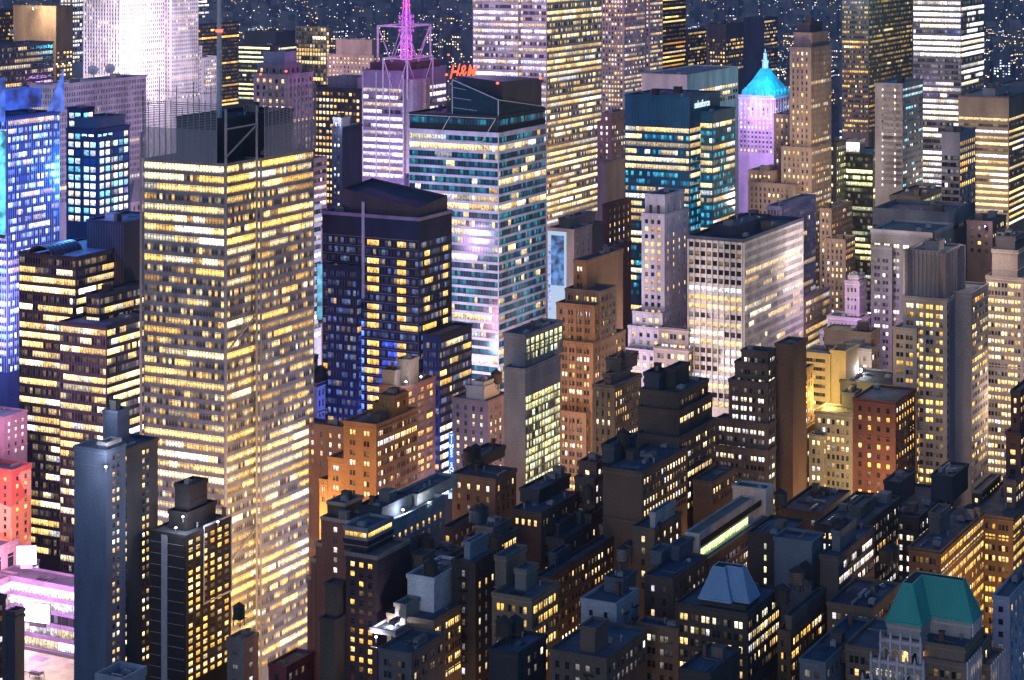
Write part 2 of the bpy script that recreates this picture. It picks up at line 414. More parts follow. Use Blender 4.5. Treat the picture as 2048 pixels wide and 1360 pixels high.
def roof_things(ro, x0, x1, y0, y1, z, n, rl, near=False, avoid=()):
    if x1 - x0 < 3 or y1 - y0 < 3: return
    kinds = ('air_conditioner', 'vent', 'bulkhead', 'duct', 'air_conditioner', 'skylight')
    if near: kinds += ('vent', 'pipe', 'railing', 'tar_patch', 'tar_patch', 'fan_rack', 'stair_house', 'chimney', 'pipe')
    for i in range(n):
        k = rl.choice(kinds)
        w, d, h = dict(air_conditioner=(2.6,2.0,1.7), vent=(.9,.9,1.6), bulkhead=(4.2,3.6,3.2), duct=(7,.9,.9), skylight=(3,2,.7), pipe=(8,.3,.5), railing=(7,.1,1.1), tar_patch=(6,4,.02), fan_rack=(5,2.4,2.6), stair_house=(3,2.4,2.7), chimney=(1.3,1.0,3.4))[k]
        w *= rl.uniform(.7, 1.3); d *= rl.uniform(.7, 1.3); h *= rl.uniform(.8, 1.2)
        if rl.random() < .5: w, d = d, w
        w = min(w, (x1-x0)*.6); d = min(d, (y1-y0)*.6)
        cx = rl.uniform(x0 + w/2, x1 - w/2); cy = rl.uniform(y0 + d/2, y1 - d/2); 
        if any(cx+w/2 > r[0]-.3 and cx-w/2 < r[1]+.3 and cy+d/2 > r[2]-.3 and cy-d/2 < r[3]+.3 for r in avoid): continue
        mb = MB(); B4 = (cx-w/2, cx+w/2, cy-d/2, cy+d/2)
        if k == 'vent':
            mb.cone(cx, cy, z, .35, z+h, .35, 8); mb.cone(cx, cy, z+h, .6, z+h+.35, .1, 8)
        elif k == 'air_conditioner':
            for a in (-1, 1):
                for b in (-1, 1): mb.box(cx+a*w*.4-.08, cx+a*w*.4+.08, cy+b*d*.4-.08, cy+b*d*.4+.08, z, z+.4)
            mb.box(*B4, z+.4, z+h); mb.cone(cx, cy, z+h, min(w,d)*.36, z+h+.3, min(w,d)*.33, 10)
        elif k in ('bulkhead', 'stair_house', 'chimney'):
            mb.box(*B4, z, z+h); mb.box(B4[0]-.2, B4[1]+.2, B4[2]-.2, B4[3]+.2, z+h, z+h+.25)
        elif k == 'duct':
            mb.box(*B4, z+.4, z+.4+h); mb.box(cx-w/2+.2, cx-w/2+.5, cy-.2, cy+.2, z, z+.4); mb.box(cx+w/2-.5, cx+w/2-.2, cy-.2, cy+.2, z, z+.4)
        elif k == 'pipe':
            mb.bar((B4[0],B4[2],z+.5),(B4[1],B4[2],z+.5) if w > d else (B4[0],B4[3],z+.5), .16); mb.bar((B4[0],B4[2],z),(B4[0],B4[2],z+.6), .12)
        elif k == 'railing':
            q = (B4[1], B4[2]) if w > d else (B4[0], B4[3])
            for hh in (.55, 1.1): mb.bar((B4[0],B4[2],z+hh),(*q,z+hh), .05)
            for f in (0,.25,.5,.75,1): mb.bar((B4[0]+(q[0]-B4[0])*f,B4[2]+(q[1]-B4[2])*f,z),(B4[0]+(q[0]-B4[0])*f,B4[2]+(q[1]-B4[2])*f,z+1.1), .05)
        elif k == 'tar_patch': mb.face([(B4[0],B4[2],z+.012+i*.003),(B4[1],B4[2],z+.012+i*.003),(B4[1],B4[3],z+.012+i*.003),(B4[0],B4[3],z+.012+i*.003)])
        elif k == 'fan_rack':
            for fx in (B4[0], B4[1]):
                for fy in (B4[2], B4[3]): mb.bar((fx,fy,z),(fx,fy,z+h*.5), .1)
            mb.box(*B4, z+h*.5, z+h*.9)
            nn = 3
            for j in range(nn):
                f = (j+.5)/nn; mb.cone(B4[0]+w*f if w > d else cx, cy if w > d else B4[2]+d*f, z+h*.9, min(w,d)*.33, z+h, min(w,d)*.36, 10)
        else:
            mb.box(*B4, z, z+.3); mb.loft([(B4[0],B4[2]),(B4[1],B4[2]),(B4[1],B4[3]),(B4[0],B4[3])], z+.3, [(B4[0],cy-.1),(B4[1],cy-.1),(B4[1],cy+.1),(B4[0],cy+.1)], z+.3+h)
        bc = rl.choice(((.11,.09,.08),(.16,.13,.11),(.07,.06,.058),(.20,.19,.19)))
        m = {'air_conditioner': metal((.26,.27,.29),.6,.3), 'vent': metal((.3,.31,.33),.5,.4), 'bulkhead': wall(bc), 'duct': metal((.3,.3,.33),.5,.5), 'skylight': wall((.10,.12,.16),.3), 'pipe': metal((.2,.2,.22)), 'railing': metal((.15,.15,.16)), 'tar_patch': wall(rl.choice(((.05,.052,.06),(.16,.165,.18),(.03,.03,.035)))), 'fan_rack': metal((.2,.21,.23),.6,.4), 'stair_house': wall(bc), 'chimney': wall((.14,.075,.06))}[k]
        ob = mb.build(k, m, ro)
        if k == 'stair_house':
            q = MB(); q.box(B4[0]-.06, B4[0]-.01, cy-.5, cy+.5, z+.05, z+2.1); q.build('roof_door', metal((.25,.2,.16)), ro)
TANKS = 0
def fire_escape(root, side, s, x0, y0, ztop, nf, fh=3.9, w=3.2):
    # landings, rails and zigzag stairs bolted to a wall
    im = metal((.035,.03,.03), .7, .3); q = MB()
    def pt(a, z, d): return P3(side, x0, y0, a, z, d)
    for k in range(nf):
        z = ztop - (k + 1) * fh
        fbox(q, side, x0, y0, s, s + w, z, z + .08, .4, 1.4, 0)
        for zz in (.5, 1.0): q.bar(pt(s, z + zz, 1.4), pt(s + w, z + zz, 1.4), .035)
        for a in (s, s + w / 2, s + w): q.bar(pt(a, z, 1.4), pt(a, z + 1.0, 1.4), .035)
        if k < nf - 1:
            a, b = (s + .3, s + w - .3) if k % 2 else (s + w - .3, s + .3)
            for d in (.6, 1.1): q.bar(pt(a, z, d), pt(b, z - fh, d), .05)
    return q.build('fire_escape', im, root)
def water_tank(label, px, pybase, D, r=2.1, h=4.0, leg=2.6, col=(.07,.055,.045), group='roof water tanks', z=None):
    P = ray(px, D, pybase) if z is None else ray(px, D, z=z)
    root = link('water_tank', None, None, P, ROT); tag(root, label, 'water tank', group)
    wd = wall(col, .9, .5, .4); st = metal((.05,.05,.055), .7, .3)
    for a in (-1, 1):
        for b in (-1, 1):
            q = MB(); q.bar((a*r*.65, b*r*.65, 0), (a*r*.65, b*r*.65, leg), .13); q.build('leg', st, root)
    q = MB(); q.box(-r*.9, r*.9, -r*.9, r*.9, leg, leg+.2); q.bar((-r*.65,-r*.65,.2),(r*.65,-r*.65,leg), .06); q.bar((-r*.65,-r*.65,.2),(-r*.65,r*.65,leg), .06); q.build('platform', st, root)
    q = MB(); q.cone(0, 0, leg+.2, r, leg+.2+h, r*.97, 16); q.build('barrel', wd, root)
    q = MB()
    for k in range(1, 5): q.cone(0, 0, leg+.2+h*k/5-.05, r*1.02, leg+.2+h*k/5+.05, r*1.02, 16)
    q.build('hoops', st, root)
    q = MB(); q.cone(0, 0, leg+.2+h, r*1.08, leg+.2+h+r*.75, .12, 16); q.build('conical_roof', wall((.05,.045,.045), .8), root)
    return root
def lamp(px, D, z, e, col, r=2.0, kind='POINT', name='added_glow_lamp'):
    l = bpy.data.lights.new(name, kind); l.energy = e; l.color = col
    l.shadow_soft_size = r
    o = bpy.data.objects.new(name, l); S.collection.objects.link(o); o.location = ray(px, D, z=z); return o
def spot(p, tgt, e, col, ang=70, r=.5, name='added_blue_spot'):
    l = bpy.data.lights.new(name, 'SPOT'); l.energy = e; l.color = col; l.spot_size = math.radians(ang); l.spot_blend = .8; l.shadow_soft_size = r
    o = bpy.data.objects.new(name, l); S.collection.objects.link(o); o.location = p
    o.rotation_euler = (Vector(tgt) - Vector(p)).to_track_quat('-Z', 'Y').to_euler(); return o

def text_mesh(name, body, size, mat, parent, loc, ext=.08, align='LEFT', shear=0, offset=0, sx=1.0):
    t = bpy.data.curves.new(name, 'FONT'); t.body = body; t.size = size; t.extrude = ext; t.align_x = align; t.shear = shear; t.offset = offset
    tmp = bpy.data.objects.new(name + '_outline', t); S.collection.objects.link(tmp)
    dg = bpy.context.evaluated_depsgraph_get(); me = bpy.data.meshes.new_from_object(tmp.evaluated_get(dg))
    bpy.data.objects.remove(tmp); bpy.data.curves.remove(t); me.materials.clear(); me.materials.append(mat)
    o = link(name, me, parent, loc); o.rotation_euler = (math.radians(90), 0, 0); o.scale = (sx, 1, 1); return o
# ---------------------------------------------------------------- ground
gm, gn, gb = nodes('asphalt'); gb.inputs['Roughness'].default_value = .8
tc = gn.nodes.new('ShaderNodeTexCoord'); nz = gn.nodes.new('ShaderNodeTexNoise'); nz.inputs['Scale'].default_value = .02; nz.inputs['Detail'].default_value = 6
gn.links.new(tc.outputs['Object'], nz.inputs['Vector'])
rp = gn.nodes.new('ShaderNodeValToRGB'); rp.color_ramp.elements[0].color = (.02,.022,.028,1); rp.color_ramp.elements[1].color = (.055,.055,.06,1)
gn.links.new(nz.outputs[0], rp.inputs[0]); gn.links.new(rp.outputs[0], gb.inputs['Base Color'])
g = MB(); g.face([(-30000,-2000,0),(30000,-2000,0),(30000,50000,0),(-30000,50000,0)]); tag(g.build('ground', gm), kind='structure')

B = building
STONE = (.24,.215,.20); LIME = (.34,.31,.29); TAN = (.22,.17,.12); BRN = (.13,.085,.06); RED = (.13,.055,.045); DARK = (.05,.045,.045); GREY = (.20,.20,.22); WHITE = (.62,.60,.60); PURP = (.10,.075,.085)
# ================================================================= bottom left corner
B('office_building', 'dark building cut by the lower left corner, with scattered lit windows on its right face', 'building', 720, PW((.06,.06,.075), p=.3, fh=3.5, m=3.4, n=1, w=1.5), [(-70,-22,11,1208)])
B('loft_building', 'small unlit navy building with a flat cap beside the bus station roof', 'building', 790, BK|dict(wc=(.05,.055,.09)), [(6,30,49,1240), (14,32,49,1228)], clutter=1)
B('bus_station', 'low bus station with a broad pale greenish lamp-lit roof deck', 'bus station', 822, RB((.2,.19,.15), p=.2, fh=5), [(-190,90,235,1408,{'roof':(.30,.30,.20),'par':1.4,'pc':(.12,.12,.13)})], clutter=5)
B('tower', 'tall slate blue slab with a blank left wall and columns of small paired windows', 'building', 762, PW((.12,.16,.25), p=.4, fh=3.0, m=12.5, n=2, w=1.3, gap=1.2, hh=.5, pal='cream', pd=.12, sd=.1, run=1.2),
  [(148,212,251,905,{'L':BK,'cl':3}), (214,213,291,921,{'rect':(5,33,2.0,17),'L':BK,'cl':6,'g':1,'st':{'wc':(.10,.095,.10)}}), (180,200,233,826,{'rect':(13,20,5,11.5),'z':zat(828,775),'u':0,'z0':112,'st':BK}),(180,200,233,826,{'rect':(1.5,9,.6,4.6),'z':132.5,'u':0,'z0':112,'st':BK|dict(wc=(.5,.5,.52))})], clutter=2)
B('hotel', 'black hotel tower with one pale vertical stripe, thin white floor lines and gold square windows', 'hotel', 770, PW((.028,.027,.032), p=.62, fh=2.72, m=4.35, n=1, w=2.3, hh=.56, pal='gold', s=(.5,1.3), pd=.1, sd=.08, run=1, mg=.6, fc=(.12,.11,.1)),
  [(299,372,462,1074,{'L':BK,'cl':4,'par':.5}), (345,385,432,1043,{'L':BK,'R':BK,'rect':(6,24,4,12),'z':104,'u':0}), (350,383,415,985,{'rect':(9,20,5,11.5),'z':113,'u':1,'L':BK,'R':BK})], clutter=2)
B('loft_building', 'narrow grey building with slanting ledges and a green roof tank, beside the black hotel', 'building', 742, PW((.20,.18,.17), p=.05, fh=5, m=6, n=1, w=2, hh=.3), [(455,487,516,1285)], clutter=1)
B('cooling_plant', 'pale blue block with an open rounded roof well at the bottom edge', 'building', 700, BK|dict(wc=(.30,.36,.45)), [(193,244,291,1372,{'par':2.6,'roof':(.10,.16,.26)})], clutter=1)
# ================================================================= glass tower with ceramic rods (left centre)
ROD = (.31,.31,.36)
NYT, nytr = B('glass_tower', 'tallest tower left of centre, grey rod-screened glass with gold lit floors and a white mast', 'skyscraper', 860,
  RB(ROD, p=.55, fh=4.15, m=1.5, hh=.66, pal='rod', s=(.25,1.5), run=8, hot=((322,352,1.3),(372,385,1.2),(462,492,1.7),(555,566,1.3),(700,712,1.2),(902,965,1.7),(1140,1152,1.3),(1160,1205,1.5),(1250,1262,1.3),(1330,1350,1.4)), slats=1, sd=.35, pd=.25, mm=metal((.35,.35,.37),.5,.3), full=.06, rowv=(.15,.5,.9,1.2,1.4), dim=6, gt=(.13,.13,.15)),
  [(288,450,606,327,{'par':0,'cl':0}), (500,511,593,327,{'rect':(20.5,60,-3.4,4),'z':221.6,'g':1,'par':0,'cl':0}), (330,440,580,250,{'rect':(9,60,7,30),'z':237,'u':0,'st':BK|dict(wc=(.04,.05,.07)),'par':1.2})], clutter=6, roof=(.03,.035,.045))
sm = wall((.26,.28,.36), .6, .2); st_ = metal((.30,.31,.34), .5, .2)
z0 = 221.6; L0 = nytr[0][3]
def rods(side, x0, y0, s0, s1, zd, ztop, off):
    a = MB(); z = z0 - .3
    while z < zd: fbox(a, side, x0, y0, s0, s1, z, z+.22, off, off+.16, 0); z += .30
    while z < ztop: fbox(a, side, x0, y0, s0, s1, z, z+.26, off, off+.1, 0); z += .56 + (z - zd) * .03
    a.build('ceramic_screen', sm, NYT)
    b = MB(); n = int((s1 - s0) / 2.6); rl = random.Random(5)
    for i in range(n + 1):
        s = s0 + (s1 - s0) * i / n; fbox(b, side, x0, y0, s-.13, s+.13, z0, ztop + (rl.uniform(2, 11) if i % 3 == 1 else rl.uniform(-2,2)), off+.17, off+.4, 0)
    for zz in (ztop - 1, ztop + 4): fbox(b, side, x0, y0, s0 + (3 if zz > ztop else 0), s1 - (6 if zz > ztop else 0), zz, zz+.25, off+.31, off+.4, 0)
    b.build('screen_posts', st_, NYT)
rods('L', 0, 0, 3.0, L0 - .5, 234, 245, 1.2); rods('R', 20.5, -3.4, 0.4, 39, 234, 249, 1.2)
for (x, y, zt) in ((-1.2,-1.2,243), (19.2,-2.2,243), (-1.2,L0+.6,232), (61.5,-1.4,233)):
    q = MB(); q.cone(x, y, 0, .55, zt, .55, 8); q.build('steel_column', metal((.34,.34,.37),.5,.2), NYT)
for (p, q_) in (((-.9,-1.2,224),(19,-2.2,235)), ((-.9,-1.2,235),(19,-2.2,235.5)), ((-.9,-1.2,146),(19,-2.2,158)), ((-.9,-1.2,60),(19,-2.2,72))):
    q = MB(); q.bar(p, q_, .28); q.build('brace', metal((.34,.34,.37),.5,.2), NYT)
mast = MB(); mast.cone(16, 14, 237, 1.15, 262, 1.05, 12); mast.cone(16, 14, 262, 1.05, 300, .75, 12); mo = mast.build('mast', metal((.50,.53,.58),.5,.1), NYT)
q = MB(); q.cone(16, 14, 272.6, 1.5, 273.6, 1.5, 12); q.build('warning_light', glow((1,.12,.06), 3.0), mo)
# ================================================================= dark glass tower left (behind the slab)
B('glass_tower', 'dark glass office tower with stepped blocks and warm lit floors, behind the slate blue slab', 'skyscraper', 985,
  RB((.022,.022,.028), p=.55, fh=4.3, m=1.55, hh=.62, pal='cream', s=(.5,1.7), run=5, sd=.1, pd=.14, full=.12, gt=(.012,.013,.017), skip=.12, rowv=(.3,.6,.9,1.1,1.3), gr=.06),
  [(38,152,300,517,{'dD':0,'cl':3}), (174,248,330,448,{'dD':22,'g':1,'cl':4,'st':{'skip':.2},'L':{'cap':30},'R':{'cap':38}}), (120,213,310,655,{'dD':-24,'g':1,'cl':4}), (172,200,300,592,{'dD':-8,'g':1})], clutter=3, ylim=1130)
P = ray(105, 1000, 500)
ar = link('barrel_roof', None, None, P, ROT); tag(ar, 'dark ribbed barrel vault roof canopy on the stepped dark glass tower', 'roof canopy')
q = MB(); 
pts = [(0, 7*math.cos(math.pi*k/12), 4.2*math.sin(math.pi*k/12)-1) for k in range(13)]
for k in range(12):
    a, b = pts[k], pts[k+1]; q.face([(-9,a[1],a[2]),(13,a[1],a[2]),(13,b[1],b[2]),(-9,b[1],b[2])])
q.build('vault', metal((.04,.045,.06),.35,.5), ar)
for x in range(-9, 14, 3):
    q = MB()
    for k in range(12): q.bar((x,)+pts[k][1:], (x,)+pts[k+1][1:], .12)
    q.build('rib', metal((.12,.13,.16),.5,.3), ar)
# ================================================================= theatre district glow, far left
B('glass_podium', 'round cornered glass podium blazing white behind the slate blue slab', 'building', 925, RB((.26,.22,.34), p=.9, fh=5.5, m=2, hh=.66, pal='lav', s=(.4,1.3), full=.5, sd=.15), [(60,62,235,1140,{'rect':(-9,4,-36,12),'z':38}), (44,62,150,1140,{'rect':(-5,20,12.3,16),'z':36,'g':1})], clutter=3, ylim=1300)
TW = (.40,.27,.30)
B('hotel', 'rose lit hotel with small square windows and ledges, under the blue rooftop sign at left', 'hotel', 955, PW((.34,.22,.27), p=.6, fh=3.2, m=4, n=1, w=1.3, pal='white', corn=((14,.4,.5),(30,.4,.5),(46,.4,.5))), [(-70,8,54,838)], clutter=2, ylim=930)
cart = B('hotel', 'lavender hotel tower top with a blue CART sign band, left edge', 'hotel', 1085, PW((.40,.30,.42), p=.15, fh=3.4, m=3, n=1, w=1.2), [(-60,-6,52,757,{'rect':(-20,30,0,14)})], clutter=1, ylim=840)[0]
B('hotel', 'orange and red patchwork hotel block with tilted panels, left edge', 'hotel', 935, PW((.42,.10,.07), p=.3, fh=3.4, m=4.5, n=1, w=1.6, pal='gold', patch=1), [(-70,23,62,947,{'par':1.6,'roof':(.05,.055,.07)})], clutter=2, ylim=1100)
B('theatre', 'low pink pilastered theatre front below the orange patchwork hotel', 'theatre', 920, PW((.55,.42,.44), p=.25, fh=12, m=9, n=1, w=4, hh=.6, pal='white', pd=.6), [(-60,-20,36,1104)], clutter=1, ylim=1210)
B('shop_building', 'dazzling white shop block with stacked glass floors, left edge below the theatre', 'building', 905, RB((.36,.28,.36), p=.9, fh=6, m=3, hh=.6, pal='lav', s=(.4,1.3), full=.5), [(-60,-30,34,1176)], clutter=0, ylim=1260)
B('office_tower', 'slim concrete stair tower beside the dark glass tower, lavender in the glow', 'building', 1010, FN((.5,.42,.48), p=.1, fh=4, m=2), [(44,52,70,1040)], clutter=0, ylim=1130)
# ================================================================= blue towers upper left
B('glass_tower', 'dark blue glass tower with pale vertical mullions and glowing blue crown, left edge', 'skyscraper', 1050,
  RB((.03,.06,.18), p=.13, fh=4.0, m=1.55, hh=.62, pal='cream', s=(.3,1.1), run=4, dimpal='blue', pd=.4, fw=.16, mm=metal((.5,.52,.6),.4,.2), gt=(.02,.08,.30), dim=16, sd=.1),  # unlit panes emit blue, in place of blue light on the glass
  [(-60,15,108,237,{'L':dict(pal='cyan',p=.9),'cl':3}), (70,108,131,232,{'rect':(34,43,3,20),'g':1,'z':zat(240,1050),'st':{'p':.04}})], clutter=3, ylim=760)
B('hotel', 'navy framed hotel with bright cyan and white squares for windows, near upper left', 'hotel', 1150,
  PW((.02,.035,.10), p=.85, fh=4.4, m=4.6, n=1, w=3.4, hh=.66, pal='cyan', s=(.5,1.4), pd=.2, sd=.16, run=2, gt=(.02,.09,.25), dimpal='cyan', dim=9),
  [(133,192,259,262,{'cl':0}), (146,188,186,284,{'rect':(-3,9,-3.5,7),'g':1,'z':zat(276,1150)}), (150,196,250,246,{'u':0,'h':6,'st':BK|dict(wc=(.05,.07,.12))}), (133,142,170,215,{'rect':(6,16,14,24),'z':zat(218,1165),'u':0,'st':dict(p=.5)})], clutter=6, ylim=450)
B('office_tower', 'broad purple-grey slab with fine vertical fins and two gold lit floors, roof dishes on top', 'skyscraper', 1350, FN((.50,.45,.52), p=.05, fh=3.9, m=1.7, pal='cream', pd=.4, pdR=.22, fw=.75, full=.06, ptop=2), [(60,104,292,173)], clutter=7, ylim=420)
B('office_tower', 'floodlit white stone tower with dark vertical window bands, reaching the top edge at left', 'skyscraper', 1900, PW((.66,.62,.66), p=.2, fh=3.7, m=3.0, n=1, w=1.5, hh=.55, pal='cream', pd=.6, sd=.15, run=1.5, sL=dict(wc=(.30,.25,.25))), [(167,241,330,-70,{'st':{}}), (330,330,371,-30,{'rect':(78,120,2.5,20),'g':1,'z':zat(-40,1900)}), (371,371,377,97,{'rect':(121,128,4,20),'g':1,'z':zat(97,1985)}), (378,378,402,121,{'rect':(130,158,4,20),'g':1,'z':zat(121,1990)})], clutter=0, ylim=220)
B('office_tower', 'brown granite tower with a sloped top and one dazzling lamp, upper left', 'skyscraper', 2050, PW((.24,.17,.13), p=.35, fh=4.2, m=5, n=1, w=2.6, pal='cream', cap=42), [(27,112,146,14)], clutter=1, ylim=170)
B('office_tower', 'white gridded tower peeping between the brown granite tower and the floodlit stone one', 'skyscraper', 2250, PW((.55,.54,.58), p=.75, fh=4.2, m=4.4, n=1, w=2.9, hh=.6, pal='white', pd=.3), [(120,143,175,-60)], clutter=0, ylim=130)
B('office_building', 'dark flat-topped block with lit striped windows and a small roof dish, upper left edge', 'building', 1500, FN((.14,.11,.13), p=.3, fh=4.2, m=1.9, pal='cream'), [(-60,-8,106,94)], clutter=4, ylim=190)
B('office_building', 'dark block at the far upper left corner with a few amber lights', 'building', 2300, PW((.05,.05,.07), p=.3, fh=4.5, m=4, pal='amber'), [(-40,-10,40,22)], clutter=2, ylim=90)
B('public_hall', 'small pale hall with a grey pyramid roof, tucked left of the rod-screened tower', 'building', 1260, PW((.5,.45,.52), p=.1, fh=5, m=4, n=1, w=1.6, corn=((.2,.8,.8),(11,.6,.5))), [(240,262,300,405,{'par':0})], clutter=0, ylim=430)
# ================================================================= upper centre-left
B('office_tower', 'big unlit navy tower directly behind the white mast', 'skyscraper', 2450, RB((.03,.04,.09), p=.06, fh=4.4, m=2.2, pal='amber', dim=1), [(366,372,478,52)], clutter=4, ylim=230)
B('office_tower', 'rounded white tower top with bright bands, above the navy tower', 'skyscraper', 2900, RB((.3,.32,.42), p=.8, fh=5, m=2.5, hh=.5, pal='white'), [(366,392,418,-30)], clutter=0, ylim=45)
B('office_tower', 'black slab with bright yellow lit floor bands and white roof box, right of the mast', 'skyscraper', 2150, RB((.03,.035,.05), p=.8, fh=4.6, m=2.2, hh=.45, pal='lime', s=(.6,1.5), full=.3, run=9), [(477,560,593,92,{'R':{'p':.5}}), (490,552,590,66,{'st':BK|dict(wc=(.02,.03,.05))})], clutter=4, ylim=210)
B('office_tower', 'greenish glass slab with thin gold vertical piers, behind the striped yellow one', 'skyscraper', 2250, FN((.42,.33,.20), p=.45, fh=4.3, m=3.4, pal='cream', hh=.8, fw=.7, gt=(.05,.07,.07)), [(592,653,658,55)], clutter=2, ylim=175)
B('office_tower', 'pinkish stone tower with a blank upper block and small windows, left of the purple mast', 'skyscraper', 2000, PW((.36,.24,.22), p=.55, fh=4.0, m=4, n=1, w=1.6, pal='cream'), [(655,747,765,112), (672,744,760,82,{'st':BK})], clutter=4, ylim=170)
B('office_tower', 'purple-grey stone tower with stepped boxy crown, half veiled by the rod screens', 'skyscraper', 1270, PW((.22,.17,.21), p=.4, fh=4, m=4.4, n=1, w=2.0, hh=.6, pal='cream', pd=.5), [(508,575,626,152), (515,570,601,131), (527,570,593,107,{'st':BK|dict(wc=(.16,.17,.24))})], clutter=2, ylim=420)
B('office_tower', 'dark slab with even rows of gold square windows, left of the purple tower', 'skyscraper', 1450, PW((.035,.03,.035), p=.85, fh=4.3, m=3.1, n=1, w=1.9, hh=.5, pal='gold', s=(.5,1.3), run=2, pd=.14, sd=.1, rowv=(.8,1,1.1,.9,.5)), [(620,722,750,180), (655,715,748,158,{'st':BK|dict(wc=(.16,.14,.19))})], clutter=5, ylim=420)
B('hotel', 'narrow midnight blue hotel with a blank right wall and a bluish lit left face', 'hotel', 1200, PW((.05,.055,.10), p=.5, fh=3.3, m=2.6, n=1, w=1.2, pal='cyan', sR=BK), [(664,684,724,257), (666,682,700,243,{'h':5,'st':BK|dict(wc=(.4,.4,.45))})], clutter=2, ylim=440)
B('office_building', 'small pink and grey banded building right of the rod-screened tower', 'building', 1090, RB((.42,.28,.32), p=.3, fh=4, m=2, hh=.5, pal='lav'), [(596,619,653,322)], clutter=2, ylim=480)
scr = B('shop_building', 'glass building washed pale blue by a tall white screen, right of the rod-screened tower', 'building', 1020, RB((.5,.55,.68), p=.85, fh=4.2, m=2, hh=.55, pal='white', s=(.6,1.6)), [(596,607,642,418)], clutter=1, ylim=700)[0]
B('old_office_building', 'old ornate stone building with a hipped dark roof, beside the rod-screened tower', 'building', 945, PW((.27,.235,.235), p=.06, fh=4.6, m=2.7, n=1, w=1.15, hh=.55, corn=((.5,.5,.8),(12,.4,.5),(30,.4,.5))), [(586,606,635,722), (596,622,649,762,{'rect':(0,16,-7,-.5),'g':1,'z':zat(768,945)})], clutter=1, ylim=850)
# ================================================================= centre
CT, ctr = B('office_tower', 'lavender glass tower with pale steel roof frames and a tall magenta lit antenna', 'skyscraper', 1300, RB((.20,.17,.28), p=.9, fh=4.3, m=1.9, hh=.55, pal='lav', s=(.4,1.2), run=6, gt=(.03,.03,.05), every=5, fw=.7, pd=.45, full=.25, rowv=(.2,.6,.9,1,1.1), mm=metal((.5,.48,.56),.5,.1)), [(725,808,892,145,{'st':{'cap':9}})], clutter=3, ylim=365)
q = MB(); q.cone(9, -2, 165, 9.5, zat(205,1300)+14, 9.5, 28); 
for k in range(9): q.cone(9, -2, 186+k*3.6, 9.7, 186.5+k*3.6, 9.7, 28)
q.build('round_bay', metal((.26,.23,.28),.4,.5), CT)
zr = ctr[0][5]
def frame(x0,x1,y0,y1,za,zb,r,nm='steel_frame'):
    q = MB(); c = [(x0,y0),(x1,y0),(x1,y1),(x0,y1)]
    for k in range(4):
        a, b = c[k], c[(k+1)%4]
        q.bar((*a,za),(*a,zb),r); q.bar((*a,zb),(*b,zb),r)
        m = ((a[0]+b[0])/2,(a[1]+b[1])/2)
        q.bar((*a,zb),(*m,za),r*.5); q.bar((*b,zb),(*m,za),r*.5)
    return q.build(nm, metal((.55,.53,.60),.5,.1), CT)
zt2 = zat(122,1310); q = MB(); q.box(4, ctr[0][1]-3, 3, ctr[0][3]-3, zr, zt2-1); q.build('plant_room', wall((.10,.05,.075)), CT)
frame(-1, 30, -3, 14, zr-16, zt2+2, .4); frame(6, 36, 2, 22, zt2-1, zat(52,1315), .45)
for (za, zb, ra, rb, c, e) in ((zt2, zat(70,1320), 1.6, 1.5, (.85,.12,.95), 1.5), (zat(70,1320), zat(20,1320), 1.3, 1.0, (.6,.1,1), 1.2), (zat(20,1320), zat(-60,1320), .9, .5, (1,.1,.7), 1.2)):
    q = MB(); n = 4; C_ = [(20+ra*2.2*math.cos(a), 10+ra*2.2*math.sin(a)) for a in (0.3,1.87,3.44,5.01)]; E_ = [(20+rb*2.2*math.cos(a), 10+rb*2.2*math.sin(a)) for a in (0.3,1.87,3.44,5.01)]
    nseg = max(3, int((zb-za)/4))
    for j in range(nseg):
        f0, f1 = j/nseg, (j+1)/nseg; z_0 = za+(zb-za)*f0; z_1 = za+(zb-za)*f1
        A = [(C_[k][0]*(1-f0)+E_[k][0]*f0, C_[k][1]*(1-f0)+E_[k][1]*f0, z_0) for k in range(4)]; Bq = [(C_[k][0]*(1-f1)+E_[k][0]*f1, C_[k][1]*(1-f1)+E_[k][1]*f1, z_1) for k in range(4)]
        for k in range(4): q.bar(A[k],Bq[k],.2); q.bar(A[k],Bq[(k+1)%4],.1); q.bar(A[k],A[(k+1)%4],.11)
    q.build('antenna', glow(c, e), CT)
    q = MB(); q.cone(20,10,za,.5,zb,.3,8); q.build('antenna_core', glow((1,.35,.95), .9), CT)
for zz in (zat(62,1320), zat(45,1320), zat(34,1320)):
    q = MB()
    for k in range(10): 
        a = k*.628; q.bar((20,10,zz),(20+4.5*math.cos(a),10+4.5*math.sin(a),zz+.2),.15); q.cone(20+4.5*math.cos(a),10+4.5*math.sin(a),zz-.6,.35,zz+1.2,.35,6)
    q.build('antenna_ring', glow((.75,.15,.9), .7), CT)
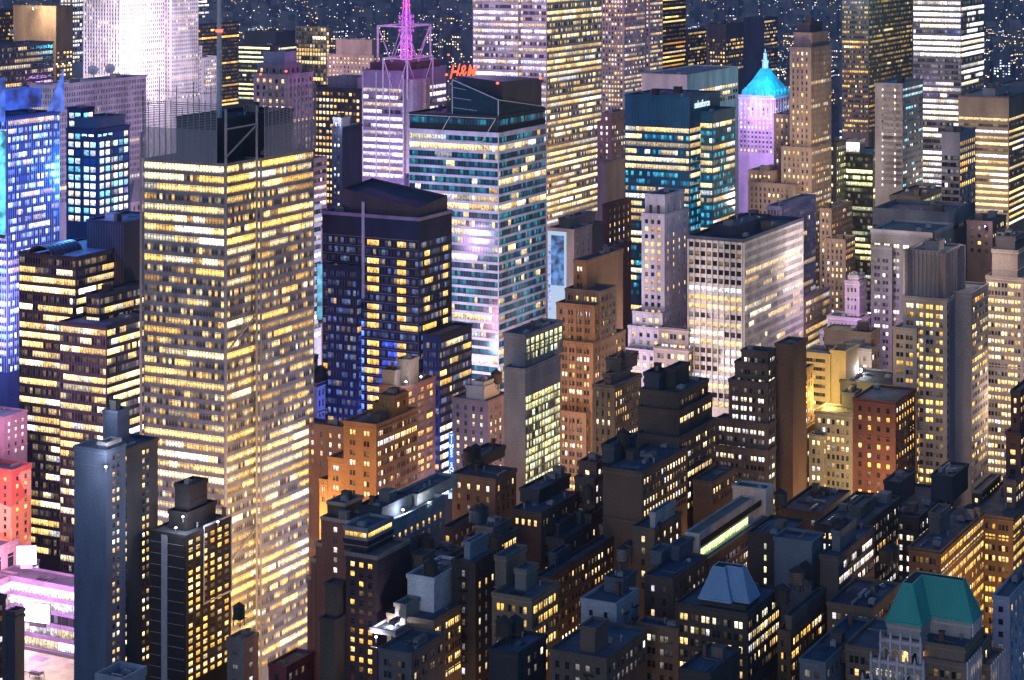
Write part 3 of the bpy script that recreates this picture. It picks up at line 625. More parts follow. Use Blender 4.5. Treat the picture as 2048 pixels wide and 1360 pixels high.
# tower with slanted glass blade
BL, blr = B('glass_tower', 'teal glass tower with white floor stripes and a slanted glass blade on its roof, centre', 'skyscraper', 1050,
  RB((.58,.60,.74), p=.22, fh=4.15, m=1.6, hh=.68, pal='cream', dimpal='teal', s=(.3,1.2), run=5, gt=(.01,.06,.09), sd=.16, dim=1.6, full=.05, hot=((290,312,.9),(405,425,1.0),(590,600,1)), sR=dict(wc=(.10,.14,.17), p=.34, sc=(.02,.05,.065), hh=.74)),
  [(818,997,1092,268,{'par':.6,'L':{'cap':1},'R':{'cap':1}}), (822,994,1090,236,{'rect':(.3,51.7,.3,50),'z':zat(236,1050),'st':dict(p=.3,sc=(.015,.025,.03),wc=(.03,.05,.06))})], clutter=2, ylim=790)
x1, y1 = blr[0][1], blr[0][3]; zr = blr[1][5]
q = MB(); bx = .8; q.face([(bx,.6,zr-1),(bx,.6,zat(200,1050)),(bx,26,zat(160,1060)),(bx,26,zr-1)]); q.face([(bx+.5,.6,zr-1),(bx+.5,.6,zat(200,1050)),(bx+.5,26,zat(160,1060)),(bx+.5,26,zr-1)])
q.face([(bx,.6,zat(200,1050)),(bx+.5,.6,zat(200,1050)),(bx+.5,26,zat(160,1060)),(bx,26,zat(160,1060))]); q.face([(bx+.5,.6,zr-1),(x1,.6,zr-1),(x1,.6,zat(222,1072)),(bx+.5,.6,zat(200,1050))])
q.face([(bx+.5,1.1,zr-1),(x1,1.1,zr-1),(x1,1.1,zat(222,1072)),(bx+.5,1.1,zat(200,1050))])
bl = q.build('glass_blade', metal((.03,.09,.14),.15,.6), BL)
q = MB(); q.bar((bx-.2,.4,zat(200,1050)),(bx-.2,26,zat(160,1060)),.22); q.bar((bx-.2,26,zr-1),(bx-.2,26,zat(160,1060)),.22); q.bar((bx-.2,.4,zr-30),(bx-.2,.4,zat(200,1050)),.22); q.bar((bx,.4,zat(200,1050)),(x1,.4,zat(222,1072)),.2)
for zz in (4, 9, 14): q.bar((bx-.1,26,zr+zz),(bx-.1,10+zz*.6,zr+zz-1),.1)
q.build('blade_edge', metal((.45,.5,.55),.4,.3), bl)
q = MB(); q.face([(8,2,zr),(x1-1,2,zr),(x1-1,2,zat(163,1075)),(8,2,zat(163,1060))]); q.face([(8,2,zr),(8,28,zr),(8,28,zat(152,1068)),(8,2,zat(163,1060))]); q.face([(8,2,zat(163,1060)),(x1-1,2,zat(163,1075)),(x1-1,28,zat(158,1085)),(8,28,zat(152,1068))]); q.face([(x1-1,2,zr),(x1-1,28,zr),(x1-1,28,zat(158,1085)),(x1-1,2,zat(163,1075))])
q.build('mechanical_box', wall((.05,.055,.085), .6), BL)
q = MB()
for (a, b) in (((-.25,1.5,zr-.5),(-.25,9,zr-12)),((-.25,9,zr-12),(-.25,34,zr-12)),((-.25,27,zr-.5),(-.25,33,zr-10)),((-.25,1.5,zr-.4),(-.25,y1,zr-.4))): q.bar(a,b,.16)
q.build('facade_brace', metal((.6,.58,.55),.4,.2), BL)
B('glass_tower', 'tall bright glass tower with many cream lit floors, cut by the top edge', 'skyscraper', 1500,
  RB((.30,.26,.27), p=.72, fh=4.3, m=1.75, hh=.58, pal='cream', s=(.4,1.35), run=5, gt=(.05,.045,.05), full=.16, dim=4, sd=.2, sL=dict(pal='lav',wc=(.36,.30,.42))),
  [(1000,1093,1203,-80,{'cl':0}), (970,1027,1080,-80,{'rect':(-4,20,20,56),'g':1,'z':zat(-80,1500),'cl':0})], clutter=0, ylim=460)
B('office_tower', 'pinkish stone tower with fine vertical piers and a magenta lit crown at the top edge', 'skyscraper', 1930, PW((.40,.31,.29), p=.55, fh=4.0, m=2.9, n=1, w=1.6, hh=.55, pal='cream', pd=.5, sd=.14, run=1.5), [(1203,1248,1290,-30,{'st':{}}), (1290,1290,1311,-30,{'rect':(62,92,2,18),'g':1,'z':zat(-40,1950)})], clutter=0, ylim=235)
B('office_tower', 'black slab with thin gold lit bands, right of the magenta crowned tower', 'skyscraper', 2120, RB((.02,.022,.035), p=.55, fh=4.4, m=2.2, hh=.4, pal='gold', full=.15, run=10), [(1310,1312,1371,-40)], clutter=0, ylim=150)
B('office_tower', 'dark lattice tower with gold squares, beside the black slab near the top edge', 'skyscraper', 2350, PW((.07,.05,.055), p=.5, fh=4.2, m=3.6, n=1, w=1.9, pal='gold'), [(1371,1376,1413,62)], clutter=2, ylim=150)
B('office_tower', 'purple-grey square tower with lit rows and a louvred top, left of a blank navy slab', 'skyscraper', 2200, PW((.10,.085,.11), p=.5, fh=4.2, m=3.0, n=1, w=1.7, pal='gold', pd=.4, cap=14), [(1413,1452,1487,50)], clutter=4, ylim=150)
B('office_tower', 'blank navy slab with a lit right edge behind the cyan crowned tower', 'skyscraper', 2400, PW((.035,.045,.10), p=.5, fh=4.2, m=3.4, n=1, w=1.8, pal='cream', sL=BK), [(1487,1528,1555,38)], clutter=3, ylim=170)
B('office_building', 'long white stone block with dark gridded windows, behind the blue salesforce tower', 'building', 1600, PW((.58,.52,.53), p=.12, fh=4.6, m=5.5, n=1, w=4.2, hh=.6, pal='cream', cap=11, sL=BK), [(1283,1374,1476,152)], clutter=7, ylim=220)
# blue salesforce tower
SF, sfr = B('glass_tower', 'blue-green glass tower with the white salesforce sign on its dark crown', 'skyscraper', 1200,
  RB((.012,.10,.17), p=.6, fh=4.2, m=1.7, hh=.6, pal='cream', dimpal='teal', s=(.3,1.3), run=5, gt=(.012,.11,.17), dim=4, sd=.08, full=.08, sR=dict(wc=(.012,.08,.085),pal='lime'), cap=16, gr=.08),
  [(1250,1379,1440,197,{'R':{'cap':16}}), (1412,1414,1479,216,{'rect':(16,50,-7.5,30),'g':1,'z':zat(224,1218),'R':{'cap':5},'L':{'cap':5}})], clutter=10, ylim=640)
text_mesh('sign_lettering', 'salesforce', 5.6, glow((.6,.8,1), 1.1), SF, (27.5, -.95, sfr[0][5]-5.8), .12, 'RIGHT', 0, .11)
B('brick_tower', 'brownish pink stepped tower with small windows between the bright glass tower and the salesforce one', 'building', 1380, PW((.20,.13,.13), p=.35, fh=3.8, m=3.6, n=1, w=1.3, pal='white', sL=dict(p=.4)), [(1195,1222,1256,246), (1204,1226,1256,228)], clutter=2, ylim=330)
B('office_building', 'blank grey-purple box in the shadow left of the salesforce tower', 'building', 1290, BK|dict(wc=(.19,.16,.175)), [(1200,1209,1256,328)], clutter=1)
B('brick_building', 'dark red brick block with one lit slit, below the blank grey-purple box', 'building', 1180, PW(RED, p=.05, fh=4, m=6, n=1, w=1), [(1205,1214,1262,412), (1195,1215,1262,500,{'dD':-30,'g':1})], clutter=3, ylim=540)
# ================================================================= dark tower with gold windows
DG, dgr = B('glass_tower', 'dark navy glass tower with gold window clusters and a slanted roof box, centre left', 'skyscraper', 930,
  RB((.016,.022,.05), p=.035, fh=4.0, m=1.5, hh=.6, pal='amber', s=(.6,1.4), run=4, gt=(.012,.012,.035), sd=.14, full=.01, gr=.08, dim=1.5, cap=9, dimpal='blue', sL=dict(cols=((.42,.53,.85),(.135,.21,.85),(.74,.87,.7,545)),zones=((.56,.87,655,870,(.10,.2,1),1.5,.95),(.21,.41,690,870,(.06,.12,.95),.7,.8))), sR=dict(cols=((.18,.3,.65),(.72,.9,.6)))),  # left face zones: blue emission in the panes imitates a reflection
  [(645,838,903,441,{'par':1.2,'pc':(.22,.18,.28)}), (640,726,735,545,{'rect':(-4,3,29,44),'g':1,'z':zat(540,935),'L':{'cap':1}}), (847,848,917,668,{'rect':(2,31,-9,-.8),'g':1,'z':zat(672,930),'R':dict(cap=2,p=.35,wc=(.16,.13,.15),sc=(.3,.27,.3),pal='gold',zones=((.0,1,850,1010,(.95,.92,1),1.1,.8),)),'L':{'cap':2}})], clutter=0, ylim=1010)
zr = dgr[0][5]; x1, y1 = dgr[0][1], dgr[0][3]
q = MB(); p0 = [(2,1.5),(x1-1,1.5),(x1-1,y1-9),(2,y1-9)]; zz = [zat(418,930), zat(388,960), zat(350,985), zat(366,968)]
for k in range(4):
    a, b = p0[k], p0[(k+1)%4]; q.face([(*a,zr),(*b,zr),(*b,zz[(k+1)%4]),(*a,zz[k])])
q.face([(p[0],p[1],z-1.2) for p, z in zip(p0, zz)]); q.build('roof_box', wall((.055,.05,.075),.6), DG)
q = MB()
for k in range(7): q.box(6+k*2.6, 7.5+k*2.6, 10, 15, zr+2, zat(400,955)-2+k*.2)
q.build('cooling_unit', metal((.12,.11,.13),.5,.3), DG)
q = MB(); q.box(-.5,-.2,27.2,28.6,zat(600,935),zat(408,935)); q.build('vertical_rib', metal((.4,.37,.42),.5,.2), DG)
q = MB()
for k in range(46):
    z = zr - 9 - k*4.0
    q.box(-.32,-.2,.2,y1-.2,z,z+.12)
q.build('ledge_lines', metal((.30,.28,.34),.5,.3), DG)
# ================================================================= centre middle
B('apartment_building', 'slim tower striped in red-brown and grey window bays, behind the amber brick hotel', 'building', 885, PW((.17,.08,.06), p=.35, fh=3.0, m=7.2, n=2, w=2.2, gap=.4, hh=.62, pal='amber', pd=.2, gt=(.14,.14,.16)), [(760,812,870,778), (790,806,830,745,{'rect':(1,9,6,12),'z':zat(742,892),'st':BK|dict(wc=(.20,.155,.125))}), (800,812,850,728,{'rect':(6,14,2,8),'z':zat(722,893),'u':0,'st':BK|dict(wc=(.24,.19,.16))})], clutter=3, ylim=1010)
B('hotel', 'amber floodlit brick hotel with a corner of paired windows, right of the rod-screened tower', 'hotel', 830, PW((.30,.145,.055), p=.3, fh=3.9, m=4.4, n=3, w=1.0, hh=.5, pal='cream', s=(.5,1.5), corn=((1.2,.5,.4),), sL=dict(m=6,n=2,w=1.1,p=.5)), [(688,752,836,853), (668,748,752,925,{'dD':-2,'g':1,'rect':(.8,26,10,22),'z':zat(926,834)}), (664,740,752,970,{'rect':(.8,26,22.5,26),'g':1,'z':zat(970,836)}), (758,788,816,796,{'u':0,'dD':14,'st':dict(p=.05,m=4,n=1,w=1.4)}), (745,770,780,800,{'u':0,'dD':16,'h':5,'st':BK})], clutter=4, ylim=1040)
B('brick_building', 'dull purple-brown brick building between the rod-screened tower and amber hotel', 'building', 900, PW((.15,.085,.075), p=.3, fh=4, m=4.2, n=1, w=1.2, pal='mix', corn=((14,.3,.3),)), [(560,692,712,859)], clutter=3, ylim=960)
B('car_park', 'open concrete parking garage with horizontal bands, at the foot of the rod-screened tower', 'car park', 930, RB((.36,.33,.26), p=.0, fh=3.6, m=6, hh=.42, sd=.5, gt=(.03,.03,.025)), [(588,598,684,992,{'par':1.2})], clutter=1, ylim=1110)
B('hotel', 'dark brick hotel with blue lit lower wall and white penthouse, by the grey slab hotel', 'hotel', 905, PW((.13,.10,.12), p=.42, fh=3.3, m=4.1, n=1, w=1.25, hh=.52, pal='cream'), [(905,975,1016,806), (932,968,1000,778,{'st':BK|dict(wc=(.42,.42,.46))}), (945,968,995,768,{'st':BK|dict(wc=(.3,.3,.33))})], clutter=4, ylim=960)
B('hotel', 'grey slab hotel with a blank left wall and yellow lit glass rooms, centre', 'hotel', 842, PW((.27,.26,.275), p=.75, fh=3.0, m=2.9, n=2, w=1.2, gap=.12, hh=.78, pal='lime', s=(.2,1.0), run=1.2, pd=.12, sd=.1, mg=.4, cap=10, gt=(.06,.07,.05), sL=BK), [(1008,1050,1121,742,{'cl':5}), (1026,1064,1119,693,{'rect':(6,40,3,12.5),'z':zat(672,850),'R':{'cap':1,'m':4,'p':.9}})], clutter=5, ylim=990)
# art deco amber
B('art_deco_tower', 'stepped art deco tower glowing amber, with a blank dark right wall, centre', 'skyscraper', 930, PW((.22,.135,.085), p=.28, fh=3.6, m=3.6, n=2, w=1.1, hh=.55, pal='cream', s=(.5,1.5), pd=.55, corn=((.3,.5,.4),), sR=dict(p=.12)),
  [(1119,1171,1187,830,{'g':1}), (1119,1185,1250,690,{'dD':4,'g':1}), (1117,1188,1207,615,{'dD':6,'g':1,'Rl':9,'Ll':18}), (1131,1200,1232,586,{'dD':11,'g':1,'st':{'wc':(.17,.13,.12)}}), (1148,1172,1246,525,{'dD':20,'g':1,'R':BK}), (1170,1206,1240,510,{'dD':34,'g':1,'h':2,'st':BK,'Rl':12})], clutter=4, ylim=1000)
B('stone_office_building', 'brown stone building with balustraded crown and fine piers, right of the amber art deco tower', 'building', 865, PW((.20,.155,.12), p=.22, fh=3.7, m=2.2, n=1, w=1.0, hh=.58, pal='cream', pd=.5, corn=((.1,.6,.7),(8,.4,.5),(22,.5,.6),(36,.4,.4))), [(1186,1228,1282,776), (1206,1226,1262,752,{'dD':10}), (1212,1240,1275,738,{'dD':16,'h':5,'st':BK|dict(wc=(.10,.09,.09))})], clutter=3, ylim=960)
BBd, bbr = B('billboard_building', 'pale blank building with a large blue billboard on its left wall', 'building', 1080, PW((.33,.27,.255), p=.06, fh=4, m=6, n=1, w=1, sL=dict(t='b')), [(1096,1148,1184,462), (1166,1186,1207,452,{'dD':40,'g':1,'st':dict(wc=(.08,.075,.08),t='b')}), (1118,1140,1190,448,{'u':0,'h':4,'dD':10,'st':BK|dict(wc=(.12,.12,.14))})], clutter=4, ylim=640)
def lpanel(root, name, mat, s0, s1, z0, z1, d=.5, x0=0, y0=0, side='L', th=.3):
    q = MB(); fbox(q, side, x0, y0, s0, s1, z0, z1, d-th, d, 0); return q.build(name, mat, root)
Lb = bbr[0][3]
lpanel(BBd, 'billboard', glow((.55,.72,.98), .75), Lb*.28, Lb*.99, zat(640,1085), zat(462,1085), .6)
lpanel(BBd, 'billboard_picture', glow((.10,.26,.62), .95, .35), Lb*.36, Lb*.86, zat(570,1085), zat(470,1085), .75)
for k in range(12): lpanel(BBd, 'wall_light', glow((.35,.42,1), 1.3, .8), Lb*.88, Lb*.97, zat(620-k*11,1085), zat(612-k*11,1085), .8)
# slim white tower
B('stone_tower', 'slim pale lilac stone tower with a blank right wall, in front of the salesforce tower', 'skyscraper', 1020, PW((.46,.43,.50), p=.42, fh=3.6, m=3.6, n=1, w=1.7, hh=.55, pal='gold', pd=.5, sR=dict(p=.1,m=7,w=1.2), corn=((.2,.4,.4),)),
  [(1252,1314,1322,705,{'g':1,'Rl':14}), (1257,1323,1345,660,{'dD':3,'g':1,'Rl':16}), (1266,1324,1352,630,{'dD':5,'g':1,'Rl':20}), (1284,1328,1376,432,{'dD':9,'g':1}), (1291,1329,1368,393,{'dD':12,'g':1,'st':dict(fh=12,hh=.8,cap=3)}), (1302,1332,1358,384,{'dD':16,'g':1,'h':5,'st':dict(p=0)})], clutter=2, ylim=780)
B('stone_office_building', 'low grey stone building with arched lit windows right of the slim lilac tower', 'building', 1010, PW((.24,.205,.20), p=.4, fh=5, m=4.5, n=2, w=1.5, hh=.5, pal='cream', corn=((.3,.8,.9),(11,.5,.6),(20,.6,.8))), [(1318,1376,1384,660,{'dD':4}), (1308,1376,1384,700,{'dD':-3,'g':1})], clutter=4, ylim=770)
B('office_tower', 'white finned slab with black glass strips and scattered yellow lit floors, right of centre', 'skyscraper', 1000, FN((.50,.48,.47), p=.36, fh=4.1, m=1.62, hh=.58, pal='cream', s=(.5,1.5), pd=.85, fw=.42, full=.05, run=9, gt=(.012,.014,.02), cap=.6, ptop=3, pdR=.3, sL=dict(m=3.0,p=.6,ptop=5,fw=.5)), [(1376,1486,1606,484,{'par':1.3,'pc':(.06,.07,.10),'roof':(.035,.055,.10)}), (1420,1470,1540,462,{'u':0,'dD':16,'h':4,'st':BK|dict(wc=(.04,.05,.08))})], clutter=6, ylim=830)
B('office_tower', 'blue-lit finned tower peeking behind the white finned slab', 'skyscraper', 1150, FN((.27,.27,.42), p=.2, fh=4, m=1.6, pal='cream', full=.06, gt=(.02,.02,.05)), [(1534,1561,1631,416), (1490,1530,1561,440,{'rect':(2,20,14,30),'g':1,'z':zat(440,1160),'st':BK|dict(wc=(.12,.12,.16))}), (1602,1609,1659,600,{'dD':-50,'g':1,'st':dict(p=.7,wc=(.30,.24,.22))}), (1602,1609,1655,655,{'dD':-58,'g':1,'st':dict(p=.8,wc=(.26,.18,.13))})], clutter=4, ylim=720)
# ================================================================= right upper
B('art_deco_tower', 'tall brown stone setback tower with dark vertical window strips, right of the cyan crown', 'skyscraper', 1350, PW((.27,.22,.20), p=.3, fh=3.7, m=2.9, n=1, w=1.15, hh=.58, pal='cream', s=(.5,1.5), pd=.6, corn=((.3,.4,.4),)),
  [(1580,1621,1662,98,{}), (1588,1624,1656,68,{'dD':6,'st':dict(p=.0,fh=14,hh=.6,cap=4)}), (1593,1620,1644,53,{'dD':12,'h':6,'st':BK|dict(wc=(.09,.09,.10))}), (1563,1622,1662,298,{'dD':-8,'g':1}), (1548,1590,1626,232,{'dD':14,'g':1}), (1497,1590,1640,372,{'dD':-16,'g':1,'Rl':24}), (1497,1545,1600,345,{'dD':0,'g':1,'st':dict(p=.05),'Rl':20}), (1640,1662,1704,420,{'dD':-20,'g':1}), (1650,1690,1710,482,{'dD':-34,'g':1})], clutter=3, ylim=680)
CR, crr = B('stone_tower', 'ornate tower with a glowing cyan copper pyramid and pink-blue lit colonnade', 'skyscraper', 1800, PW((.40,.32,.36), p=.5, fh=3.9, m=3.4, n=1, w=1.5, hh=.52, pal='cream', pd=.4, corn=((.2,1.4,1.6),(18,1.0,1.0))), [(1477,1548,1583,196,{'st':dict(cap=4,sc=(.5,.4,.5)),'par':1.8})], clutter=0, ylim=310)
x1, y1, zr = crr[0][1], crr[0][3], crr[0][5]
cu = wall((.05,.36,.42), .5, .5, .2)
def ring(i): return [(i,i),(x1-i,i),(x1-i,y1-i),(i,y1-i)]
q = MB(); q.loft(ring(.5), zr, ring(3.5), zr+6, 0, False); q.loft(ring(3.5), zr+6, ring(9), zr+14, 0, False); q.loft(ring(9), zr+14, [(x1/2-3,y1/2-3),(x1/2+3,y1/2-3),(x1/2+3,y1/2+3),(x1/2-3,y1/2+3)], zr+23, 0); pyr = q.build('pyramid_roof', cu, CR)
q = MB(); q.cone(x1/2,y1/2,zr+23,2.8,zr+29,2.4,8); q.cone(x1/2,y1/2,zr+29,3.2,zr+30,3.2,8); q.cone(x1/2,y1/2,zr+30,2,zr+35,1.4,8); q.cone(x1/2,y1/2,zr+35,1.7,zr+36,1.7,8); q.cone(x1/2,y1/2,zr+36,1.0,zr+40,.1,8); q.build('lantern', wall((.5,.42,.5)), CR)
for k in range(5):
    for (ax, ay) in ((1.0, 4 + k*(y1-8)/4), (4 + k*(x1-8)/4, 1.0)):
        q = MB(); q.box(ax-.9,ax+.9,ay-.9,ay+.9,zr+1,zr+4.6); q.loft([(ax-1.1,ay-1.1),(ax+1.1,ay-1.1),(ax+1.1,ay+1.1),(ax-1.1,ay+1.1)],zr+4.6,[(ax-.1,ay-.1),(ax+.1,ay-.1),(ax+.1,ay+.1),(ax-.1,ay+.1)],zr+6.6); q.build('dormer', cu, pyr)
n = 7
for k in range(n):
    for side, ln in (('L', y1), ('R', x1)):
        s = 2 + k*(ln-4)/(n-1); q = MB(); fbox(q, side, 0, 0, s-.8, s+.8, zr-17, zr-1.5, .3, 1.1, 0); q.build('column', wall((.55,.45,.52)), CR)
B('office_tower', 'brown gridded tower with a teal glowing top at the top edge, upper right', 'skyscraper', 1700, RB((.17,.12,.10), p=.22, fh=3.9, m=1.5, hh=.48, pal='gold', s=(.3,1.2), run=4, sd=.5, pd=.55, fw=.3, gt=(.03,.025,.025), full=.05, dim=4), [(1684,1737,1824,-60)], clutter=0, ylim=270)
B('glass_tower', 'brilliant white banded glass tower cut by the top edge, upper right', 'skyscraper', 1600, RB((.25,.23,.24), p=.8, fh=4.3, m=1.7, hh=.6, pal='white', s=(.5,1.8), run=10, full=.3, sd=.2), [(1826,1922,1968,-70)], clutter=0, ylim=450)
B('office_tower', 'wide tower with a dark blank top band and even cream lit floors, upper right edge', 'skyscraper', 1480, RB((.20,.16,.14), p=.95, fh=4.2, m=3.4, hh=.46, pal='cream', s=(.6,1.25), run=14, full=.5, sd=.25, cap=13, gt=(.04,.035,.03)), [(1917,2017,2120,196,{'pc':(.09,.075,.085)}), (1965,1990,2020,168,{'h':4.5,'dD':14,'st':BK|dict(wc=(.30,.3,.32))})], clutter=5, ylim=460)
B('concrete_tower', 'smooth grey-blue concrete slab with one column of slit windows, upper right', 'skyscraper', 1350, PW((.25,.25,.29), p=.7, fh=4, m=9, n=1, w=.9, hh=.4, pal='white', pd=.1, sd=.1, sR=dict(m=3,w=1.6,p=.3,pal='cyan')), [(1750,1805,1846,170)], clutter=2, ylim=390)
B('office_building', 'small black and white striped block with gold squares on its right face, right edge', 'building', 1250, RB((.30,.29,.32), p=.18, fh=4, m=1.8, hh=.62, pal='white', gt=(.012,.012,.016), cap=12, sR=dict(t='p',wc=(.035,.035,.04),m=4,n=1,w=1.7,p=.5,pal='gold',cap=4,pd=.1,sd=.08)), [(1883,1919,1951,268)], clutter=4, ylim=430)
B('glass_tower', 'dark glass block with a glowing white glass roof room and greenish lit floors, right', 'building', 1430, RB((.04,.045,.045), p=.5, fh=4.1, m=1.7, hh=.6, pal='lime', s=(.4,1.4), run=5, full=.1), [(1690,1746,1786,312,{}), (1660,1690,1720,300,{'rect':(0,24,22,34),'g':1,'z':zat(300,1440),'st':dict(p=.35,t='p',m=3,n=1,w=1.6)}), (1688,1720,1740,290,{'u':0,'dD':10,'h':9,'Rl':10,'L':dict(t='r',m=2,hh=.8,fh=8,p=1,full=1,pal='white',s=(1.2,1.8),cap=.3),'R':BK,'st':dict(wc=(.3,.29,.28))})], clutter=5, ylim=640)
B('office_building', 'dark building with scattered lit windows and equipment, beneath the brown gridded tower', 'building', 1420, PW((.06,.065,.06), p=.4, fh=4, m=3.5, n=1, w=1.8, pal='lime'), [(1655,1672,1692,288), (1780,1840,1890,396,{'dD':-115,'g':1})], clutter=6, ylim=430)
# ================================================================= right middle
B('brick_tower', 'broad grey-green slab tower with a pale roof rim and columns of small windows, right', 'building', 1080, PW((.21,.215,.20), p=.3, fh=3.7, m=5.2, n=2, w=1.3, hh=.5, pal='white', corn=((.1,1.2,.35),), cap=5, sR=dict(m=9,n=1,p=.15)), [(1742,1864,1906,470,{'par':1.2,'pc':(.36,.35,.33)}), (1738,1786,1800,510,{'rect':(-3.0,6,20,30.5),'g':1,'z':zat(500,1078)})], clutter=4, ylim=860)
B('office_building', 'flat dark teal slab with a pale blank rim, just behind the grey-green slab tower', 'building', 1165, RB((.20,.20,.215), p=.08, fh=6, m=3, hh=.35, sd=.4, cap=5), [(1746,1894,1936,432,{'par':2})], clutter=7, ylim=480)
TT, ttr = B('stone_tower', 'tall violet-grey stone tower with an eight sided crown and paired lit windows, right', 'skyscraper', 905, PW((.32,.285,.29), p=.55, fh=3.65, m=4.35, n=2, w=1.35, hh=.52, pal='gold', s=(.5,1.6), pd=.3, sR=dict(p=.5,m=4.6,n=3,w=1.0)),
  [(1806,1893,1925,602,{'R':BK,'corn':((.2,.5,.4),)}), (1896,1903,1976,588,{'rect':(13,40,-7,10),'g':1,'z':zat(597,905),'L':BK,'R':{'p':.55}}), (1797,1830,1900,665,{'rect':(-3.5,10,12,22),'g':1,'z':zat(664,905)}), (1820,1888,1950,530,{'rect':(4,27,1.5,18),'z':zat(503,915),'u':0,'st':dict(p=.7,fh=15,hh=.55,m=2.6,n=1,w=.9,cap=11)}), (1866,1890,1906,492,{'rect':(9,17,6,12),'z':zat(484,920),'u':3,'st':BK})], clutter=2, ylim=1000)
x0,x1,y0,y1,_,zr = ttr[3]
for (cx, cy) in ((x0, y0), (x0, y1), (x1, y0)):
    q = MB(); q.loft([(cx-2,cy-.6),(cx-.6,cy-2),(cx+.6,cy-2),(cx+2,cy-.6),(cx+2,cy+.6),(cx+.6,cy+2),(cx-.6,cy+2),(cx-2,cy+.6)], ttr[0][5], [(cx-2,cy-.6),(cx-.6,cy-2),(cx+.6,cy-2),(cx+2,cy-.6),(cx+2,cy+.6),(cx+.6,cy+2),(cx-.6,cy+2),(cx-2,cy+.6)], zr+.5); q.build('corner_buttress', wall((.22,.19,.20)), TT)
q = MB()
for k in range(9): 
    s = y0 + 1 + k*(y1-y0-2)/8; q.box(x0-.7,x0-.3,s-.22,s+.22,ttr[0][5]+.2,zr+.3)
    s = x0 + 1 + k*(x1-x0-2)/8; q.box(s-.22,s+.22,y0-.6,y0-.3,ttr[0][5]+.2,zr+.3)
q.build('crown_piers', wall((.24,.21,.22)), TT)
q = MB()
for k in range(48): q.box(.3,.9,-.6,-.2,zat(620,905)-k*3.65,zat(612,905)-k*3.65)
q.build('stairwell_openings', wall((.01,.01,.012)), TT)
B('stone_tower', 'cream lit stone tower with ornate rounded crown and tank house, at the right edge', 'skyscraper', 985, PW((.40,.33,.29), p=.75, fh=3.7, m=3.0, n=2, w=1.1, hh=.52, pal='cream', s=(.5,1.5), corn=((.2,.6,.8),(8,.4,.5),(40,.5,.6))), [(1972,2046,2110,560), (1984,2035,2070,505,{'st':dict(fh=12,hh=.5,p=.3,cap=3)}), (1992,2030,2052,475,{'h':6,'st':BK|dict(wc=(.09,.09,.1))})], clutter=2, ylim=1080)
B('brick_building', 'small brown penthouse building with lit terraces between the grey-green slab and right edge', 'building', 1160, PW((.22,.145,.10), p=.4, fh=4, m=4, n=1, w=1.7, pal='cream', corn=((6,.4,.5),(12,.4,.5))), [(1934,1984,2012,446)], clutter=4, ylim=520)
B('stone_tower', 'small ornate white cupola tower with round arches, in front of the amber stepped wing', 'building', 1090, PW((.52,.46,.47), p=.02, fh=4.4, m=2.1, n=1, w=.9, hh=.5, corn=((.2,.7,.9),(7,.5,.6),(16,.5,.6))), [(1690,1718,1733,567,{'par':1.2}), (1697,1716,1728,556,{'h':3,'st':BK}), (1655,1722,1740,640,{'dD':-8,'g':1}), (1640,1735,1742,672,{'dD':-16,'g':1,'roof':(.03,.03,.035)})], clutter=2, ylim=720)
B('office_building', 'plain building washed bright yellow, with rows of ribbon windows, right of centre', 'building', 940, RB((.38,.30,.16), p=.5, fh=3.7, m=1.4, hh=.42, pal='gold', mg=2.2, sd=.15, gt=(.03,.025,.02), sR=BK), [(1606,1660,1684,712,{'Rl':14,'Ll':13}), (1600,1662,1688,700,{'rect':(.5,18,-7,-.2),'g':1,'z':zat(704,940),'st':BK})], clutter=2, ylim=840)
B('office_building', 'wide dark flat roof block just behind the yellow washed building', 'building', 1000, BK|dict(wc=(.22,.17,.12)), [(1648,1742,1760,668,{'par':.6,'roof':(.018,.018,.022)})], clutter=3)
B('hotel', 'brown stone hotel with white floodlit balcony, right of the yellow washed building', 'hotel', 962, PW((.23,.18,.15), p=.5, fh=4.2, m=4, n=1, w=1.7, hh=.55, pal='cream', corn=((.2,.6,.7),(19,.6,1.0),(33,.5,.6))), [(1668,1742,1760,702)], clutter=3, ylim=810)
# brown stepped tower centre right
B('brick_tower', 'stepped dark brown brick tower with white lit windows and a blank amber-lit right wall', 'skyscraper', 852, PW((.115,.088,.08), p=.45, fh=3.6, m=3.4, n=2, w=1.05, hh=.5, pal='white', s=(.5,1.5), run=3, sR=dict(p=.3)),
  [(1420,1535,1551,905,{'R':{'p':.4}}), (1432,1535,1551,852,{'dD':2,'g':1}), (1458,1535,1551,770,{'dD':4,'g':1}), (1470,1535,1551,732,{'dD':6,'g':1}), (1483,1535,1551,708,{'dD':8,'g':1}), (1500,1524,1550,690,{'dD':14,'g':1,'h':4,'st':BK|dict(wc=(.05,.05,.06))}), (1551,1586,1613,694,{'dD':12,'g':1,'st':BK|dict(wc=(.17,.105,.07)),'nm':'blank_wall'}), (1605,1609,1626,742,{'dD':44,'g':1,'L':BK,'st':dict(wc=(.17,.10,.07),m=3,n=1,w=1.1,p=.35)}), (1605,1612,1641,860,{'dD':38,'g':1,'L':BK,'st':dict(wc=(.17,.10,.07),m=3,n=1,w=1.1,p=.45)})], clutter=2, ylim=1040)
B('stone_office_building', 'beige loft building with rows of dark windows, right of the stepped brown tower', 'building', 885, PW((.34,.29,.19), p=.3, fh=3.6, m=2.1, n=1, w=1.15, hh=.55, pal='cream', corn=((.2,.5,.6),(30,.4,.5))), [(1630,1704,1722,833,{'Rl':14}), (1626,1650,1660,885,{'rect':(-4,0,11,17),'g':1,'z':zat(880,880)})], clutter=3, ylim=1040)
